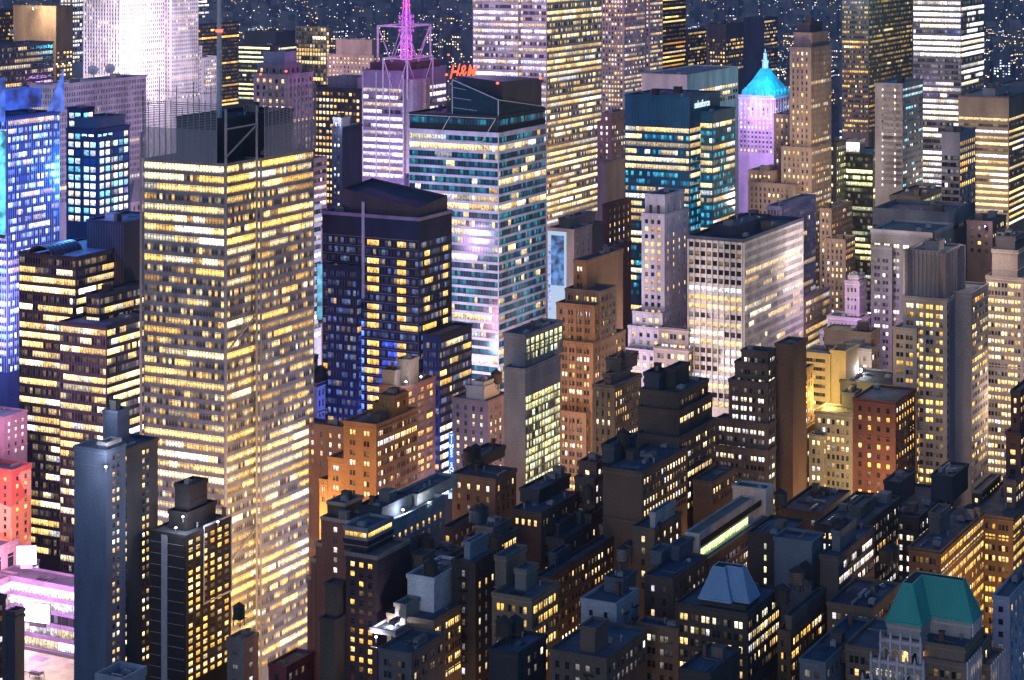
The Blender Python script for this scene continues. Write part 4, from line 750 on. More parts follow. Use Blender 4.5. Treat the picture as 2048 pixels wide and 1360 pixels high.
B('brick_building', 'red-brown brick building with warm windows and cornices, left of the violet-grey tower', 'building', 878, PW((.15,.06,.045), p=.55, fh=3.8, m=3.7, n=1, w=1.35, hh=.5, pal='gold', s=(.5,1.7), corn=((.2,.5,.6),(14,.4,.5),(38,.5,.6))), [(1707,1790,1830,808)], clutter=2, ylim=1040)
B('office_building', 'black flat-roofed building carrying big fan units, left of the violet-grey tower', 'building', 925, BK|dict(wc=(.10,.10,.09)), [(1680,1790,1830,775,{'roof':(.02,.022,.025)}), (1684,1708,1722,790,{'dD':-26,'g':1,'st':dict(wc=(.2,.2,.17))})], clutter=6)
B('apartment_building', 'dark stepped brick building with lit bay windows at the right edge', 'building', 838, PW((.10,.055,.05), p=.6, fh=3.8, m=4, n=1, w=2, pal='cream', corn=((.2,.5,.6),)), [(2012,2040,2080,870), (2022,2044,2080,786), (2008,2030,2080,965,{'dD':-8,'g':1,'st':dict(wc=(.22,.13,.10))})], clutter=3, ylim=1010)
# ================================================================= centre foreground dark
B('loft_building', 'dark loft building with a big blank left wall and warm arcaded right face, centre right', 'building', 802, PW((.10,.072,.06), p=.5, fh=3.9, m=3.6, n=2, w=1.1, hh=.5, pal='cream', s=(.6,1.7), sL=dict(p=.35,m=9,n=1), sR=dict(wc=(.19,.125,.075)), corn=((.2,.4,.5),)), [(1272,1358,1432,880,{}), (1276,1357,1424,826,{'dD':6,'L':BK}), (1280,1358,1416,790,{'dD':10,'L':BK}), (1288,1318,1340,770,{'u':2,'h':6,'dD':16,'st':BK|dict(wc=(.05,.06,.08))}), (1332,1350,1378,752,{'u':2,'h':7,'dD':20,'st':BK|dict(wc=(.07,.065,.06))})], clutter=4, ylim=1040)
B('loft_building', 'black warehouse with one blank tarred wall and rows of warm windows, below the arcaded loft', 'building', 765, PW((.10,.075,.06), p=.6, fh=3.8, m=2.7, n=1, w=1.1, hh=.5, pal='cream', s=(.6,1.7), sL=BK, corn=((.3,.8,.4),(17,.5,.5))), [(1206,1284,1374,948,{}), (1204,1228,1272,905,{'dD':14,'h':6,'st':BK|dict(wc=(.05,.055,.07))}), (1330,1340,1425,1000,{'rect':(46,70,-8,-.5),'g':1,'z':zat(985,790)})], clutter=5, ylim=1080)
B('loft_building', 'small brown brick loft with a few lit windows, left of the black warehouse', 'building', 800, PW((.13,.085,.065), p=.35, fh=4.2, m=3.5, n=1, w=1.6, pal='white'), [(1158,1192,1215,930), (1150,1188,1215,962,{'dD':-8,'g':1})], clutter=3, ylim=1030)
B('loft_building', 'brown brick block with wooden roof tanks, below the blue lit hotel', 'building', 792, PW((.135,.085,.065), p=.12, fh=4, m=3.8, n=1, w=1.2, pal='cream', corn=((.2,.5,.4),)), [(905,990,1032,962), (925,960,1010,938,{'h':3.5,'st':BK|dict(wc=(.06,.05,.05))})], clutter=6, ylim=1040)
B('loft_building', 'long dark loft with an unlit roof house, at the foot of the grey slab hotel', 'building', 765, PW((.11,.07,.055), p=.18, fh=4, m=2.6, n=1, w=1.1, pal='cream'), [(1024,1082,1156,1030,{}), (1040,1078,1140,985,{'dD':14,'st':BK|dict(wc=(.05,.05,.06))})], clutter=6, ylim=1080)
B('office_building', 'teal-grey building with a louvred dark penthouse and small warm windows, below the amber hotel', 'building', 722, PW((.15,.21,.26), p=.42, fh=3.7, m=4.2, n=1, w=1.2, hh=.5, pal='amber', cap=3), [(728,778,889,1052,{'par':1.4}), (738,775,800,1020,{'rect':(2,22,4,13),'z':zat(1005,735),'st':BK|dict(wc=(.035,.05,.07))}), (800,830,870,1030,{'rect':(26,55,4,12),'z':zat(1030,735)+3,'u':0,'st':BK|dict(wc=(.3,.32,.3))})], clutter=7, ylim=1130)
B('brick_tower', 'dark red slab with tan stair-stepped edges, below the parking garage', 'building', 745, PW((.26,.11,.08), p=.6, fh=3.5, m=18, n=1, w=1.5, pal='white', pc=(.42,.30,.22), sL=dict(p=.8,m=11)), [(643,700,735,1046,{}), (634,700,735,1095,{'rect':(0,20,11.5,14),'g':1,'z':zat(1095,748)}), (626,700,735,1130,{'rect':(0,20,14,16),'g':1,'z':zat(1128,748)}), (620,700,735,1170,{'rect':(0,20,16,17.5),'g':1,'z':zat(1165,748)}), (655,690,725,1030,{'u':0,'h':4,'st':BK|dict(wc=(.10,.07,.055))})], clutter=4)
B('apartment_building', 'dark plum apartment tower with amber windows and a glass-block roof cage, lower left of centre', 'building', 702, PW((.060,.035,.042), p=.4, fh=3.1, m=3.9, n=1, w=1.5, hh=.52, pal='amber', s=(.6,1.5), run=1.5, pd=.12, sd=.1, sR=BK), [(692,754,820,1118,{'par':1.0,'pc':(.20,.17,.17)}), (711,742,778,1082,{'rect':(4,20,6,15),'z':zat(1082,712),'st':BK}), (711,742,778,1050,{'rect':(4,20,6,15),'z':zat(1056,712),'u':1,'L':dict(t='r',fh=2.2,m=1.6,hh=.85,cap=.3,p=0,gt=(.2,.22,.25)),'R':dict(t='r',fh=2.2,m=1.6,hh=.85,cap=.3,p=0),'st':dict(wc=(.28,.28,.30))})], clutter=4)
B('apartment_building', 'narrow dark slab with outlined wall panels, standing before the red stair-stepped slab', 'building', 706, BK|dict(wc=(.085,.065,.055)), [(650,676,693,1172,{'corn':((14,.25,.12),(30,.25,.12),(46,.25,.12)),'par':.6}), (640,670,693,1245,{'dD':-4,'g':1})], clutter=2)
sg = B('shop_building', 'low maroon building with a lit sign panel, at the foot of the rod-screened tower', 'building', 735, PW((.20,.05,.06), p=.2, fh=4, m=4, n=1, w=1.5), [(538,572,626,1338)], clutter=6)[0]
B('office_building', 'grey brick building with a bright lamp-lit plant deck, lower centre left', 'building', 668, PW((.14,.13,.14), p=.35, fh=3.8, m=4.6, n=2, w=1.2, pal='gold'), [(758,822,890,1312,{}), (742,790,835,1268,{'dD':18,'st':dict(wc=(.24,.23,.25))}), (790,812,838,1250,{'u':1,'h':6,'dD':26,'st':BK|dict(wc=(.32,.29,.25))})], clutter=6)
B('loft_building', 'tan loft building with rows of gold windows and a white painted penthouse box, lower centre', 'building', 690, PW((.21,.155,.11), p=.55, fh=3.9, m=4.6, n=3, w=1.0, hh=.52, pal='gold', s=(.6,1.6), corn=((.2,.4,.4),(18,.4,.4))), [(775,866,962,1246,{}), (815,868,934,1182,{'dD':10,'h':10.5,'st':BK|dict(wc=(.62,.62,.66))}), (960,962,974,1262,{'rect':(37,42,-2,10),'g':1,'z':zat(1240,725)})], clutter=2)
B('loft_building', 'grey-brown building with roof tanks and a glowing doorway, left of the white penthouse box', 'building', 722, PW((.13,.11,.10), p=.15, fh=3.8, m=3.6, n=1, w=1.3), [(806,846,926,1142,{}), (820,846,870,1118,{'h':4,'st':BK|dict(wc=(.14,.12,.11))})], clutter=5)
B('loft_building', 'tan corner building with arched gold windows and square roof pylons, lower centre', 'building', 682, PW((.23,.165,.11), p=.6, fh=4.1, m=4.0, n=2, w=1.15, hh=.55, pal='gold', s=(.5,1.6), corn=((.2,.5,.5),(9,.5,.7))), [(985,1063,1118,1202,{'cl':3}), (990,1012,1052,1160,{'dD':14,'h':9,'st':BK|dict(wc=(.17,.15,.13))}), (1030,1052,1075,1178,{'u':0,'dD':10,'h':6,'st':BK|dict(wc=(.17,.16,.15))})], clutter=1)
B('loft_building', 'dark box building with a slim white pole and twin tanks, bottom edge at centre', 'building', 640, PW((.05,.045,.055), p=.15, fh=3.8, m=4, n=1, w=1.5, sL=BK), [(978,1035,1092,1312)], clutter=4)
B('loft_building', 'pale blue-grey painted building with fire escapes down its right wall, lower centre right', 'building', 682, PW((.34,.38,.44), p=.15, fh=4, m=6.5, n=1, w=1.3, hh=.45, sR=dict(wc=(.16,.15,.15))), [(1163,1232,1276,1212,{}), (1208,1246,1272,1192,{'h':4,'dD':12,'st':BK|dict(wc=(.1,.11,.14))})], clutter=6)
B('loft_building', 'dark brick building with white lit windows and square chimney block, bottom edge', 'building', 640, PW((.13,.10,.085), p=.75, fh=4, m=3.2, n=1, w=1.4, hh=.5, pal='white', s=(.7,1.7), sL=dict(p=.15)), [(1100,1212,1294,1322,{}), (1160,1190,1216,1312,{'dD':6,'h':7,'st':BK|dict(wc=(.16,.11,.095))})], clutter=5)
B('loft_building', 'brown loft with a bright white strip of windows under a blue tarred roof', 'building', 672, PW((.16,.12,.085), p=.5, fh=4.1, m=5, n=3, w=1.25, hh=.5, pal='white', s=(.8,1.6)), [(1276,1356,1372,1262,{'roof':(.03,.055,.12)})], clutter=4)
def eaves(root_px, D0, pts, z):
    base = ray(root_px, D0, z=0); out = []
    for (px, py) in pts:
        D = F * (CAMH - z) / (py - HZ); q = ray(px, D, z=0) - base; out.append((q.dot(DR), q.dot(DL)))
    return out
def ell(E):      # A, B, C, D, E along the eaves -> x0, xn, x1, y0, yn, y1
    return (E[1][0]+E[0][0])/2, (E[2][0]+E[3][0])/2, E[4][0], (E[3][1]+E[4][1])/2, (E[1][1]+E[2][1])/2, E[0][1]
zg = 108.5; gx0, gxn, gx1, gy0, gyn, gy1 = ell(eaves(1915, 648, ((1774,1240),(1835.5,1256),(1870,1232),(1937,1249),(1968,1227)), zg))
zm = 107.0; mx0, mxn, mx1, my0, myn, my1 = ell(eaves(1494, 662, ((1400,1195),(1455,1208),(1471,1202),(1490,1207),(1525,1191)), zm))
MN, mnr = B('old_office_building', 'dark ornate building crowned by a pale blue sheet metal mansard roof, lower right of centre', 'building', 662, PW((.062,.052,.048), p=.35, fh=3.8, m=3.6, n=2, w=1.15, hh=.55, pal='cream', s=(.4,1.6), corn=((.2,.5,.5),(12,.5,.6),(24,.5,.7))), [(1352,1494,1560,1232,{}), (1396,1488,1530,1222,{'rect':(mx0+.6,mx1-.3,my0+.6,my1-.3),'z':zm-.9,'st':dict(p=.2)})], clutter=0)
GN, gnr = B('old_office_building', 'ornate tan and white building under a large teal green mansard roof, lower right corner', 'building', 648, PW((.20,.145,.11), p=.22, fh=3.9, m=3.6, n=2, w=1.25, hh=.55, pal='cream', s=(.5,1.6), pd=.4, corn=((.2,.5,.5),(8,.4,.5),(16,.4,.5))),
  [(1690,1915,2004,1300,{'rect':(gx0-1,gx1+7,gy0-1,gy1+12)}), (0,0,0,0,{'rect':(gx0+.2,gx1,gy0-.4,gy1),'z':zg-5}), (0,0,0,0,{'rect':(gx0+.6,gx1-.3,gyn+.6,gy1-.3),'z':zg-.9,'u':1,'st':dict(wc=(.38,.34,.33))}), (0,0,0,0,{'rect':(gxn+.6,gx1-.4,gy0+.6,gyn+.7),'z':zg-.91,'u':1,'st':dict(wc=(.38,.34,.33))})]
  + [(0,0,0,0,{'rect':(gx0-d, gx0+3, gyn-e, gy1+f),'g':1,'z':zat(yy,650),'cl':0,'st':dict(wc=(.34,.29,.28),p=pp,n=1,w=1.9,m=2.9,pd=.5,**k)}) for (d,e,f,yy,pp,k) in ((6,4,5,1346,.7,dict(pal='white')),(4,2,3,1306,.25,{}),(2.2,.6,.6,1266,.1,dict(fh=6.5,hh=.7)))]
  + [(0,0,0,0,{'rect':(gx1-6,gx1+10,gy0-4,gy0+8),'g':1,'z':zat(1306,660)})], clutter=0)
def mansard(root, rect, notch, zb, h, inset, mat, name, rim):
    x0, x1, y0, y1 = rect; nx, ny = notch; i = inset
    base = [(x0+nx,y0),(x1,y0),(x1,y1),(x0,y1),(x0,y0+ny),(x0+nx,y0+ny)]
    top = [(x0+nx+i,y0+i),(x1-i,y0+i),(x1-i,y1-i),(x0+i,y1-i),(x0+i,y0+ny+i),(x0+nx+i,y0+ny+i)]
    q = MB(); q.loft(base, zb+.2, top, zb+h, 0, True, 1); m = q.build(name, [mat, wall((.02,.022,.03))], root)
    q = MB(); 
    for k in range(6): q.bar((*base[k], zb+.25), (*top[k], zb+h), .14); q.bar((*top[k], zb+h), (*top[(k+1)%6], zb+h), .16); q.bar((*base[k], zb+.2), (*base[(k+1)%6], zb+.2), .3)
    for k in range(6):                       # standing seams
        a0, a1 = Vector(base[k]), Vector(base[(k+1)%6]); b0, b1 = Vector(top[k]), Vector(top[(k+1)%6]); n = int((a1-a0).length/1.3)
        for j in range(1, n):
            f = j/n; p = a0.lerp(a1,f); r = b0.lerp(b1,f); q.bar((p.x,p.y,zb+.25),(r.x,r.y,zb+h+.02),.05)
    q.build('roof_seams', rim, m); return m
mansard(GN, (gx0,gx1,gy0,gy1), (gxn-gx0,gyn-gy0), zg, 11.0, 4.0, wall((.05,.34,.29),.55,.2), 'mansard_roof', wall((.07,.38,.33),.5))
mansard(MN, (mx0,mx1,my0,my1), (mxn-mx0,myn-my0), zm, 9.6, 3.4, wall((.20,.34,.52),.5,.2), 'mansard_roof', wall((.26,.40,.58),.5))
tm_ = wall((.55,.50,.53))
for (bx, by0, by1, bz, dn) in [(gnr[i][0], gnr[i][2], gnr[i][3], gnr[i][5], d) for i, d in ((6,9),(5,12),(4,14))]:
    n = round((by1-by0)/2.9)
    for k in range(n + 1):
        s = by0 + k*(by1-by0)/n; q = MB(); q.box(bx-1.0,bx-.35,s-.32,s+.32,bz-dn,bz+1.6); q.loft([(bx-1.0,s-.32),(bx-.35,s-.32),(bx-.35,s+.32),(bx-1.0,s+.32)],bz+1.6,[(bx-.7,s-.05),(bx-.6,s-.05),(bx-.6,s+.05),(bx-.7,s+.05)],bz+3.0); q.build('pinnacle', tm_, GN)
        if k < n:
            c = s + (by1-by0)/n/2; q = MB(); r = (by1-by0)/n/2-.42; zz = bz-3.2
            for j in range(8):
                a0, a1 = math.pi*j/8, math.pi*(j+1)/8; q.bar((bx-.6,c+r*math.cos(a0),zz+r*math.sin(a0)),(bx-.6,c+r*math.cos(a1),zz+r*math.sin(a1)),.16)
            q.build('arch', tm_, GN)
    q = MB(); q.box(bx-.55,bx-.36,by0,by1,bz-.4,bz+.5); q.build('balustrade', tm_, GN)
for (rx0, rx1, ry, bz, dn) in ((gxn+.6,gx1-.4,gy0+.6,gnr[3][5],10), (gx1-6,gx1+10,gy0-4,gnr[7][5],10), (gx0-1,gx1-7,gy0-1,gnr[0][5],12)):
    n = round((rx1-rx0)/2.6)
    for k in range(n + 1):
        s = rx0 + k*(rx1-rx0)/n; q = MB(); q.box(s-.3,s+.3,ry-.9,ry-.35,bz-dn,bz+1.3); q.build('pinnacle', tm_, GN)
B('loft_building', 'dark brick block with a yellow lit stairwell column, right of the blue mansard', 'building', 722, PW((.065,.047,.042), p=.12, fh=3.9, m=8, n=2, w=1.2, pal='lav', sL=dict(m=26,n=1,p=1,rowv=(1,),w=.9,pal='lime')), [(1496,1566,1612,1078)], clutter=4)
B('loft_building', 'building with a blue-grey roof house and two tanks, right of the dark brick block', 'building', 702, PW((.10,.08,.08), p=.45, fh=4.1, m=4.6, n=3, w=1.1, pal='white', s=(.6,1.6), sL=BK), [(1640,1676,1748,1118,{}), (1612,1645,1670,1082,{'rect':(0,12,9,22),'g':1,'z':zat(1082,710),'st':BK|dict(wc=(.14,.17,.21))}), (1664,1680,1712,1082,{'u':0,'dD':8,'h':6,'st':BK|dict(wc=(.16,.17,.19))})], clutter=4, ylim=1250)
WC_, wcr = B('office_building', 'white concrete building with one glowing green ribbon window, right of centre', 'building', 740, BK|dict(wc=(.42,.42,.40)), [(1372,1398,1508,1070,{'par':.5,'roof':(.16,.15,.13)}), (1484,1498,1509,1000,{'rect':(62,70,-1,12),'g':1,'z':zat(1012,775),'st':BK|dict(wc=(.5,.5,.48))}), (1404,1412,1500,1108,{'rect':(2,60,-2.5,-.2),'g':1,'z':zat(1070,740)-8.6,'par':.3,'cl':0,'st':PW((.12,.075,.06), m=3.2, n=2, w=1, p=.15, hh=.5, fh=3.8, cap=2)})], clutter=5)
zw = wcr[0][5]; q = MB(); s = 1.5
while s < 60: fbox(q, 'R', 0, 0, s, s+1.35, zw-4.4, zw-2.2, .02, .12, 0); s += 1.5
q.build('dark_ribbon_window', glass((.02,.024,.03)), WC_)
q = MB(); s = 1.5; k = 0
while s < 46:
    c = (.72+.1*math.sin(k*1.7), .95, .38, .22+.05*math.sin(k*2.9)); a = P3('R',0,0,s,zw-7.9,.1); b_ = P3('R',0,0,s+1.35,zw-7.9,.1); q.face([a, b_, (b_[0],b_[1],zw-5.2), (a[0],a[1],zw-5.2)], 0, c, [(k,0.02),(k+.99,.02),(k+.99,.98),(k,.98)]); s += 1.5; k += 1
q.build('lit_ribbon_window', glass((.02,.024,.03)), WC_)
q = MB(); q.box(.5,61,-.9,-.02,zw-8.5,zw-8.0); q.build('ledge', wall((.4,.4,.38)), WC_)
B('loft_building', 'dark weathered building with a bright white lit door panel, left of the white concrete building', 'building', 745, PW((.10,.085,.07), p=.1, fh=4, m=5, n=1, w=1.3), [(1266,1308,1362,1062,{}), (1310,1326,1350,1050,{'h':5,'st':dict(wc=(.28,.30,.32),p=.9,pal='white')})], clutter=4, ylim=1200)
B('loft_building', 'old building with a curved stone parapet, left of the weathered dark building', 'building', 775, PW((.24,.18,.12), p=.1, fh=5, m=4.5, n=1, w=2), [(1200,1228,1282,1058)], clutter=3, ylim=1130)
B('loft_building', 'long dim loft row with a line of small warm windows, middle of the lower centre', 'building', 722, PW((.085,.062,.05), p=.45, fh=4, m=2.6, n=1, w=1.1, hh=.45, pal='cream', s=(.5,1.4), corn=((.3,.5,.5),)), [(1070,1092,1246,1160), (1100,1112,1140,1130,{'u':0,'dD':14,'h':4,'st':BK|dict(wc=(.07,.08,.10))}), (1170,1182,1206,1100,{'u':0,'dD':62,'h':4,'st':BK|dict(wc=(.09,.08,.075))})], clutter=6)
B('loft_building', 'unlit navy building with a dark water tank platform, behind the long dim loft row', 'building', 765, PW((.075,.075,.08), p=.08, fh=4, m=5, n=1, w=1.1), [(1080,1128,1208,1082,{}), (1096,1118,1150,1062,{'h':4,'st':BK})], clutter=5)
B('loft_building', 'low dark building with glowing skylights, beneath the vertical blue sign', 'building', 775, PW((.10,.08,.07), p=.2, fh=4, m=4, n=1, w=1.5), [(886,905,985,1060)], clutter=3)
B('loft_building', 'brown gabled building with small lit windows and roof tanks, right of the teal-grey building', 'building', 742, PW((.16,.115,.085), p=.3, fh=3.7, m=3.2, n=2, w=.95, pal='cream'), [(930,988,1035,1086,{}), (950,985,1020,1066,{'h':4,'st':BK|dict(wc=(.14,.12,.11))})], clutter=6)
B('loft_building', 'black building with a pale blue roof shed, left of the arched window corner building', 'building', 705, PW((.045,.038,.038), p=.08, fh=4, m=5, n=1, w=1.2), [(905,950,1006,1130,{}), (928,940,975,1112,{'h':5,'st':BK|dict(wc=(.22,.26,.33))})], clutter=5)
B('loft_building', 'large dark corner warehouse with gold top windows and amber lit right front, right edge', 'building', 760, PW((.19,.125,.075), p=.7, fh=4.0, m=4.6, n=3, w=1.05, hh=.52, pal='gold', s=(.6,1.7), corn=((.2,.6,.7),(7,.5,.5)), sL=dict(wc=(.07,.055,.05),p=.5)), [(1818,1880,1968,1106,{}), (1980,1992,2080,1068,{'rect':(66,140,-9,8),'g':1,'z':zat(1062,800)}), (1858,1880,1900,1060,{'u':0,'dD':22,'h':7,'st':BK|dict(wc=(.16,.14,.13))})], clutter=8)
B('loft_building', 'wide black roof building with a few lit windows, in front of the violet-grey tower', 'building', 805, PW((.065,.055,.055), p=.3, fh=3.9, m=4, n=2, w=1.1, pal='white'), [(1740,1836,1906,1040,{}), (1768,1800,1830,1000,{'dD':20,'h':8,'st':BK|dict(wc=(.05,.06,.075))}), (1862,1904,1936,1000,{'u':0,'dD':24,'h':9,'st':BK|dict(wc=(.05,.055,.07))})], clutter=7)
B('loft_building', 'small dark building with tan lit roof parapet, between the wide black roof and right edge', 'building', 838, PW((.08,.07,.065), p=.4, fh=3.9, m=4, n=1, w=1.6, pal='cream', pc=(.34,.27,.18)), [(1944,1962,2000,986)], clutter=2)
B('loft_building', 'white and blue painted building with bare windows beside the green mansard, right edge', 'building', 690, PW((.34,.37,.45), p=.05, fh=4, m=5, n=1, w=1.6, hh=.45), [(1986,2018,2090,1200)], clutter=4)
B('loft_building', 'dark building with lit dormered front, between the blue and green mansards', 'building', 672, PW((.11,.08,.06), p=.4, fh=3.9, m=3.8, n=2, w=1.1, pal='gold', s=(.6,1.7)), [(1556,1580,1652,1268,{}), (1590,1610,1650,1240,{'h':4,'st':BK|dict(wc=(.12,.11,.1))})], clutter=6)
B('loft_building', 'brown building with a gabled parapet and blue flat roof, left of the green mansard', 'building', 682, PW((.16,.115,.085), p=.2, fh=4, m=4.2, n=2, w=1.25), [(1655,1745,1800,1222,{'roof':(.03,.05,.10)})], clutter=3)
B('loft_building', 'low blue-roofed building at the bottom edge, left of the green mansard', 'building', 640, PW((.16,.17,.20), p=.1, fh=4, m=4, n=1, w=1.6), [(1600,1650,1742,1330,{'roof':(.05,.08,.12)})], clutter=7)
B('loft_building', 'dark stone building with crenellated sides in front of the lit strip loft, bottom edge', 'building', 628, PW((.07,.06,.055), p=.15, fh=4, m=4, n=2, w=1.2), [(1360,1420,1480,1352)], clutter=4)
B('loft_building', 'dim building with tank and sloped sheds, behind the blue mansard', 'building', 705, PW((.09,.075,.065), p=.15, fh=4, m=4, n=1, w=1.2), [(1290,1345,1412,1162,{'roof':(.04,.07,.12)}), (1300,1322,1344,1140,{'u':0,'dD':16,'h':4,'st':BK|dict(wc=(.10,.13,.17))}), (1338,1358,1386,1142,{'u':0,'dD':22,'h':4,'st':BK|dict(wc=(.10,.12,.17))})], clutter=7)
B('loft_building', 'dark warehouse with a stone tower house, upper right of the blue mansard', 'building', 768, PW((.06,.05,.048), p=.15, fh=4, m=4, n=2, w=1.1), [(1630,1720,1800,1062,{}), (1700,1722,1750,1040,{'u':0,'dD':14,'h':4,'st':BK|dict(wc=(.12,.11,.1))})], clutter=6)
B('brick_building', 'dim brown block with a silvery ridge roof, between the brick warehouse and black fan-unit roof', 'building', 815, PW((.08,.065,.055), p=.2, fh=4, m=4, n=1, w=1.4), [(1560,1640,1700,1030,{})], clutter=5)

# ---------------------------------------------------------------- fire escapes on the old lofts
def by_label(t): return [o for o in S.objects if o.get('label', '').startswith(t)][0]
FD = {}
for (lb, b, x0, x1, y0, y1) in FOOT: FD.setdefault(lb, (x0, x1, y0, y1))
for (t, side, f, nf, top) in (('pale blue-grey painted building', 'R', .25, 9, 4), ('pale blue-grey painted building', 'R', .7, 9, 4), ('dark box building with a slim', 'R', .3, 6, 5), ('tan loft building with rows', 'L', .12, 8, 5), ('dark brick building with white lit', 'L', .2, 6, 5), ('brown building with a gabled', 'L', .55, 6, 6), ('dim building with tank', 'R', .3, 8, 5), ('black building with a pale blue', 'L', .3, 8, 5), ('brown gabled building', 'L', .35, 6, 5), ('small brown brick loft', 'L', .2, 8, 5), ('dark building with lit dormered', 'R', .4, 6, 5), ('loft row', 'R', .5, 5, 5) if False else ('grey-brown building with roof tanks', 'R', .4, 6, 5)):
    o = by_label(t); x0, x1, y0, y1 = FD[o['label']]; ln = (y1-y0) if side == 'L' else (x1-x0)
    zt = [c for c in o.children if c.name.startswith('wall')][0]; zmax = max(v.co.z for v in zt.data.vertices)
    fire_escape(o, side, f*ln, x0, y0, zmax - top + 3.9, nf)
# ---------------------------------------------------------------- things on roofs, signs, screens
def on_roof(label, px_off=(.5,.5)):
    b, x0, x1, y0, y1, z = ROOFS[label]
    p = b + DR * (x0 + (x1-x0)*px_off[0]) + DL * (y0 + (y1-y0)*px_off[1]); p.z = z; return p
def tank_at(label, px, py, D, **k): return water_tank(label, px, py, D, **k)
TK = [
 ('wooden tank, left of the pair on the brown brick block below the blue lit hotel', 937, 937, 800, {}),
 ('wooden tank, right of the pair on the brown brick block below the blue lit hotel', 951, 931, 806, {}),
 ('dark tank on the roof of the dark brick hotel beside its white penthouse', 993, 778, 920, dict(r=2.4)),
 ('tank topping the brown stone building right of the amber art deco tower', 1243, 742, 884, dict(r=1.8)),
 ('grey tank on the black building below the warm arcaded loft', 1246, 902, 785, dict(r=2.2)),
 ('dark green tank on the narrow grey building beside the black hotel', 478, 1252, 748, dict(col=(.02,.06,.05))),
 ('wide dark tank above the grey-brown building left of the white penthouse box', 852, 1114, 735, dict(r=2.8)),
 ('tank standing on the white painted penthouse box', 861, 1166, 704, dict(r=2.3)),
 ('left tank of the twin tanks on the dark box building, bottom edge', 1008, 1287, 652, dict(r=2.6)),
 ('right tank of the twin tanks on the dark box building, bottom edge', 1031, 1285, 658, dict(r=2.6)),
 ('pale tank with striped conical cap, left of two above the long dim loft row', 1245, 1136, 742, dict(r=2.0, col=(.2,.22,.25))),
 ('pale tank behind another, right of two above the long dim loft row', 1259, 1126, 752, dict(r=2.0, col=(.15,.16,.2))),
 ('left tank on the roof house between the dark brick block and wide black roof', 1676, 1086, 716, dict(r=2.3)),
 ('right tank on the roof house between the dark brick block and wide black roof', 1690, 1084, 722, dict(r=2.3)),
 ('short tan tank with a lit cap, right of the blue mansard', 1594, 1184, 690, dict(r=2.4, col=(.22,.15,.11))),
 ('dark tank just behind the short tan one, right of the blue mansard', 1611, 1172, 702, dict(r=2.1)),
 ('tank near the blue mansard on the dormered building', 1564, 1220, 682, dict(r=2.4)),
 ('steel drum tank, left of a pair on the amber fronted corner warehouse', 1938, 1052, 800, dict(r=2.0, col=(.22,.23,.24))),
 ('steel drum tank, right of a pair on the amber fronted corner warehouse', 1950, 1048, 806, dict(r=2.0, col=(.22,.23,.24))),
 ('left tank of a pair above the low roof in front of the corner warehouse', 1772, 1140, 735, dict(r=2.3)),
 ('right tank of a pair above the low roof in front of the corner warehouse', 1786, 1134, 740, dict(r=2.2)),
 ('tank above the unlit navy building behind the long dim loft row', 1098, 1078, 772, dict(r=2.8, col=(.035,.035,.04))),
 ('grey tank above the brown gabled building, left one', 952, 1058, 752, dict(r=2.5, col=(.1,.11,.13))),
 ('grey tank above the brown gabled building, right one', 963, 1054, 757, dict(r=2.5, col=(.12,.13,.15))),
 ('dark tank on the black building with a pale blue shed', 990, 1112, 715, dict(r=2.2)),
 ('tank on the pale weathered building left of the white concrete building', 1312, 1086, 750, dict(r=2.2)),
 ('tank on the low blue-roofed building at the bottom edge, left of the green mansard', 1692, 1338, 655, dict(r=2.6, col=(.16,.10,.08))),
 ('tank low in front of the stepped brown tower and its amber wall', 1562, 1022, 800, dict(r=2.4, col=(.12,.1,.09))),
 ('steel tank on top of the cream lit tower at right edge, left one', 2004, 492, 1005, dict(r=2.4, col=(.2,.22,.24))),
 ('steel tank on top of the cream lit tower at right edge, right one', 2022, 490, 1008, dict(r=2.4, col=(.2,.22,.24))),
 ('tank between the brown loft and black warehouse, left of the pair of small caps', 1176, 1012, 780, dict(r=1.9)),
 ('small capped tank beside another, above the long loft at the slab hotel', 1206, 1006, 784, dict(r=1.9)),
]
for (lb, px, py, D, k) in TK: tank_at(lb, px, py, D, **k)
# satellite dishes
def dish(label, px, py, D, r):
    P = ray(px, D, py); o = link('satellite_dish', None, None, P, 0); tag(o, label, 'satellite dish', 'roof satellite dishes')
    m = wall((.5,.52,.55), .5, .1); q = MB(); n = 18
    prev = None
    for j in range(1, 5):
        f = j/4; rr = r*f; dp = -.35*r*(1-f*f)
        cur = [(rr*math.cos(2*math.pi*k/n), -dp*-1 + 0 - .0, rr*math.sin(2*math.pi*k/n)) for k in range(n)]
        cur = [(c[0], -dp*1.0, c[2]) for c in cur]
        if prev is None:
            for k in range(n): q.face([(0,.35*r,0), cur[k], cur[(k+1)%n]])
        else:
            for k in range(n): q.face([prev[k], prev[(k+1)%n], cur[(k+1)%n], cur[k]])
        prev = cur
    b = q.build('reflector', m, o); b.rotation_euler = (math.radians(-28), 0, math.radians(12))
    q = MB(); q.bar((0,.3*r,0),(0,.6*r,-r*1.5),.3); q.build('pedestal', metal((.2,.2,.22)), o)
    q = MB(); q.bar((0,-.6*r,.4*r),(0,-.6*r-.5,.4*r),.35); q.bar((0,0,-r*.8),(0,-.6*r,.4*r),.08); q.build('feed_horn', metal((.3,.3,.32)), o)
dish('big round dish, left of two on the purple-grey finned slab', 186, 140, 1385, 3.4)
dish('big round dish, right of two on the purple-grey finned slab', 220, 137, 1395, 3.4)
dish('small round dish on the dark block at the upper left edge', 24, 64, 1560, 2.0)
dish('small round dish behind the navy framed hotel', 178, 226, 1330, 1.6)
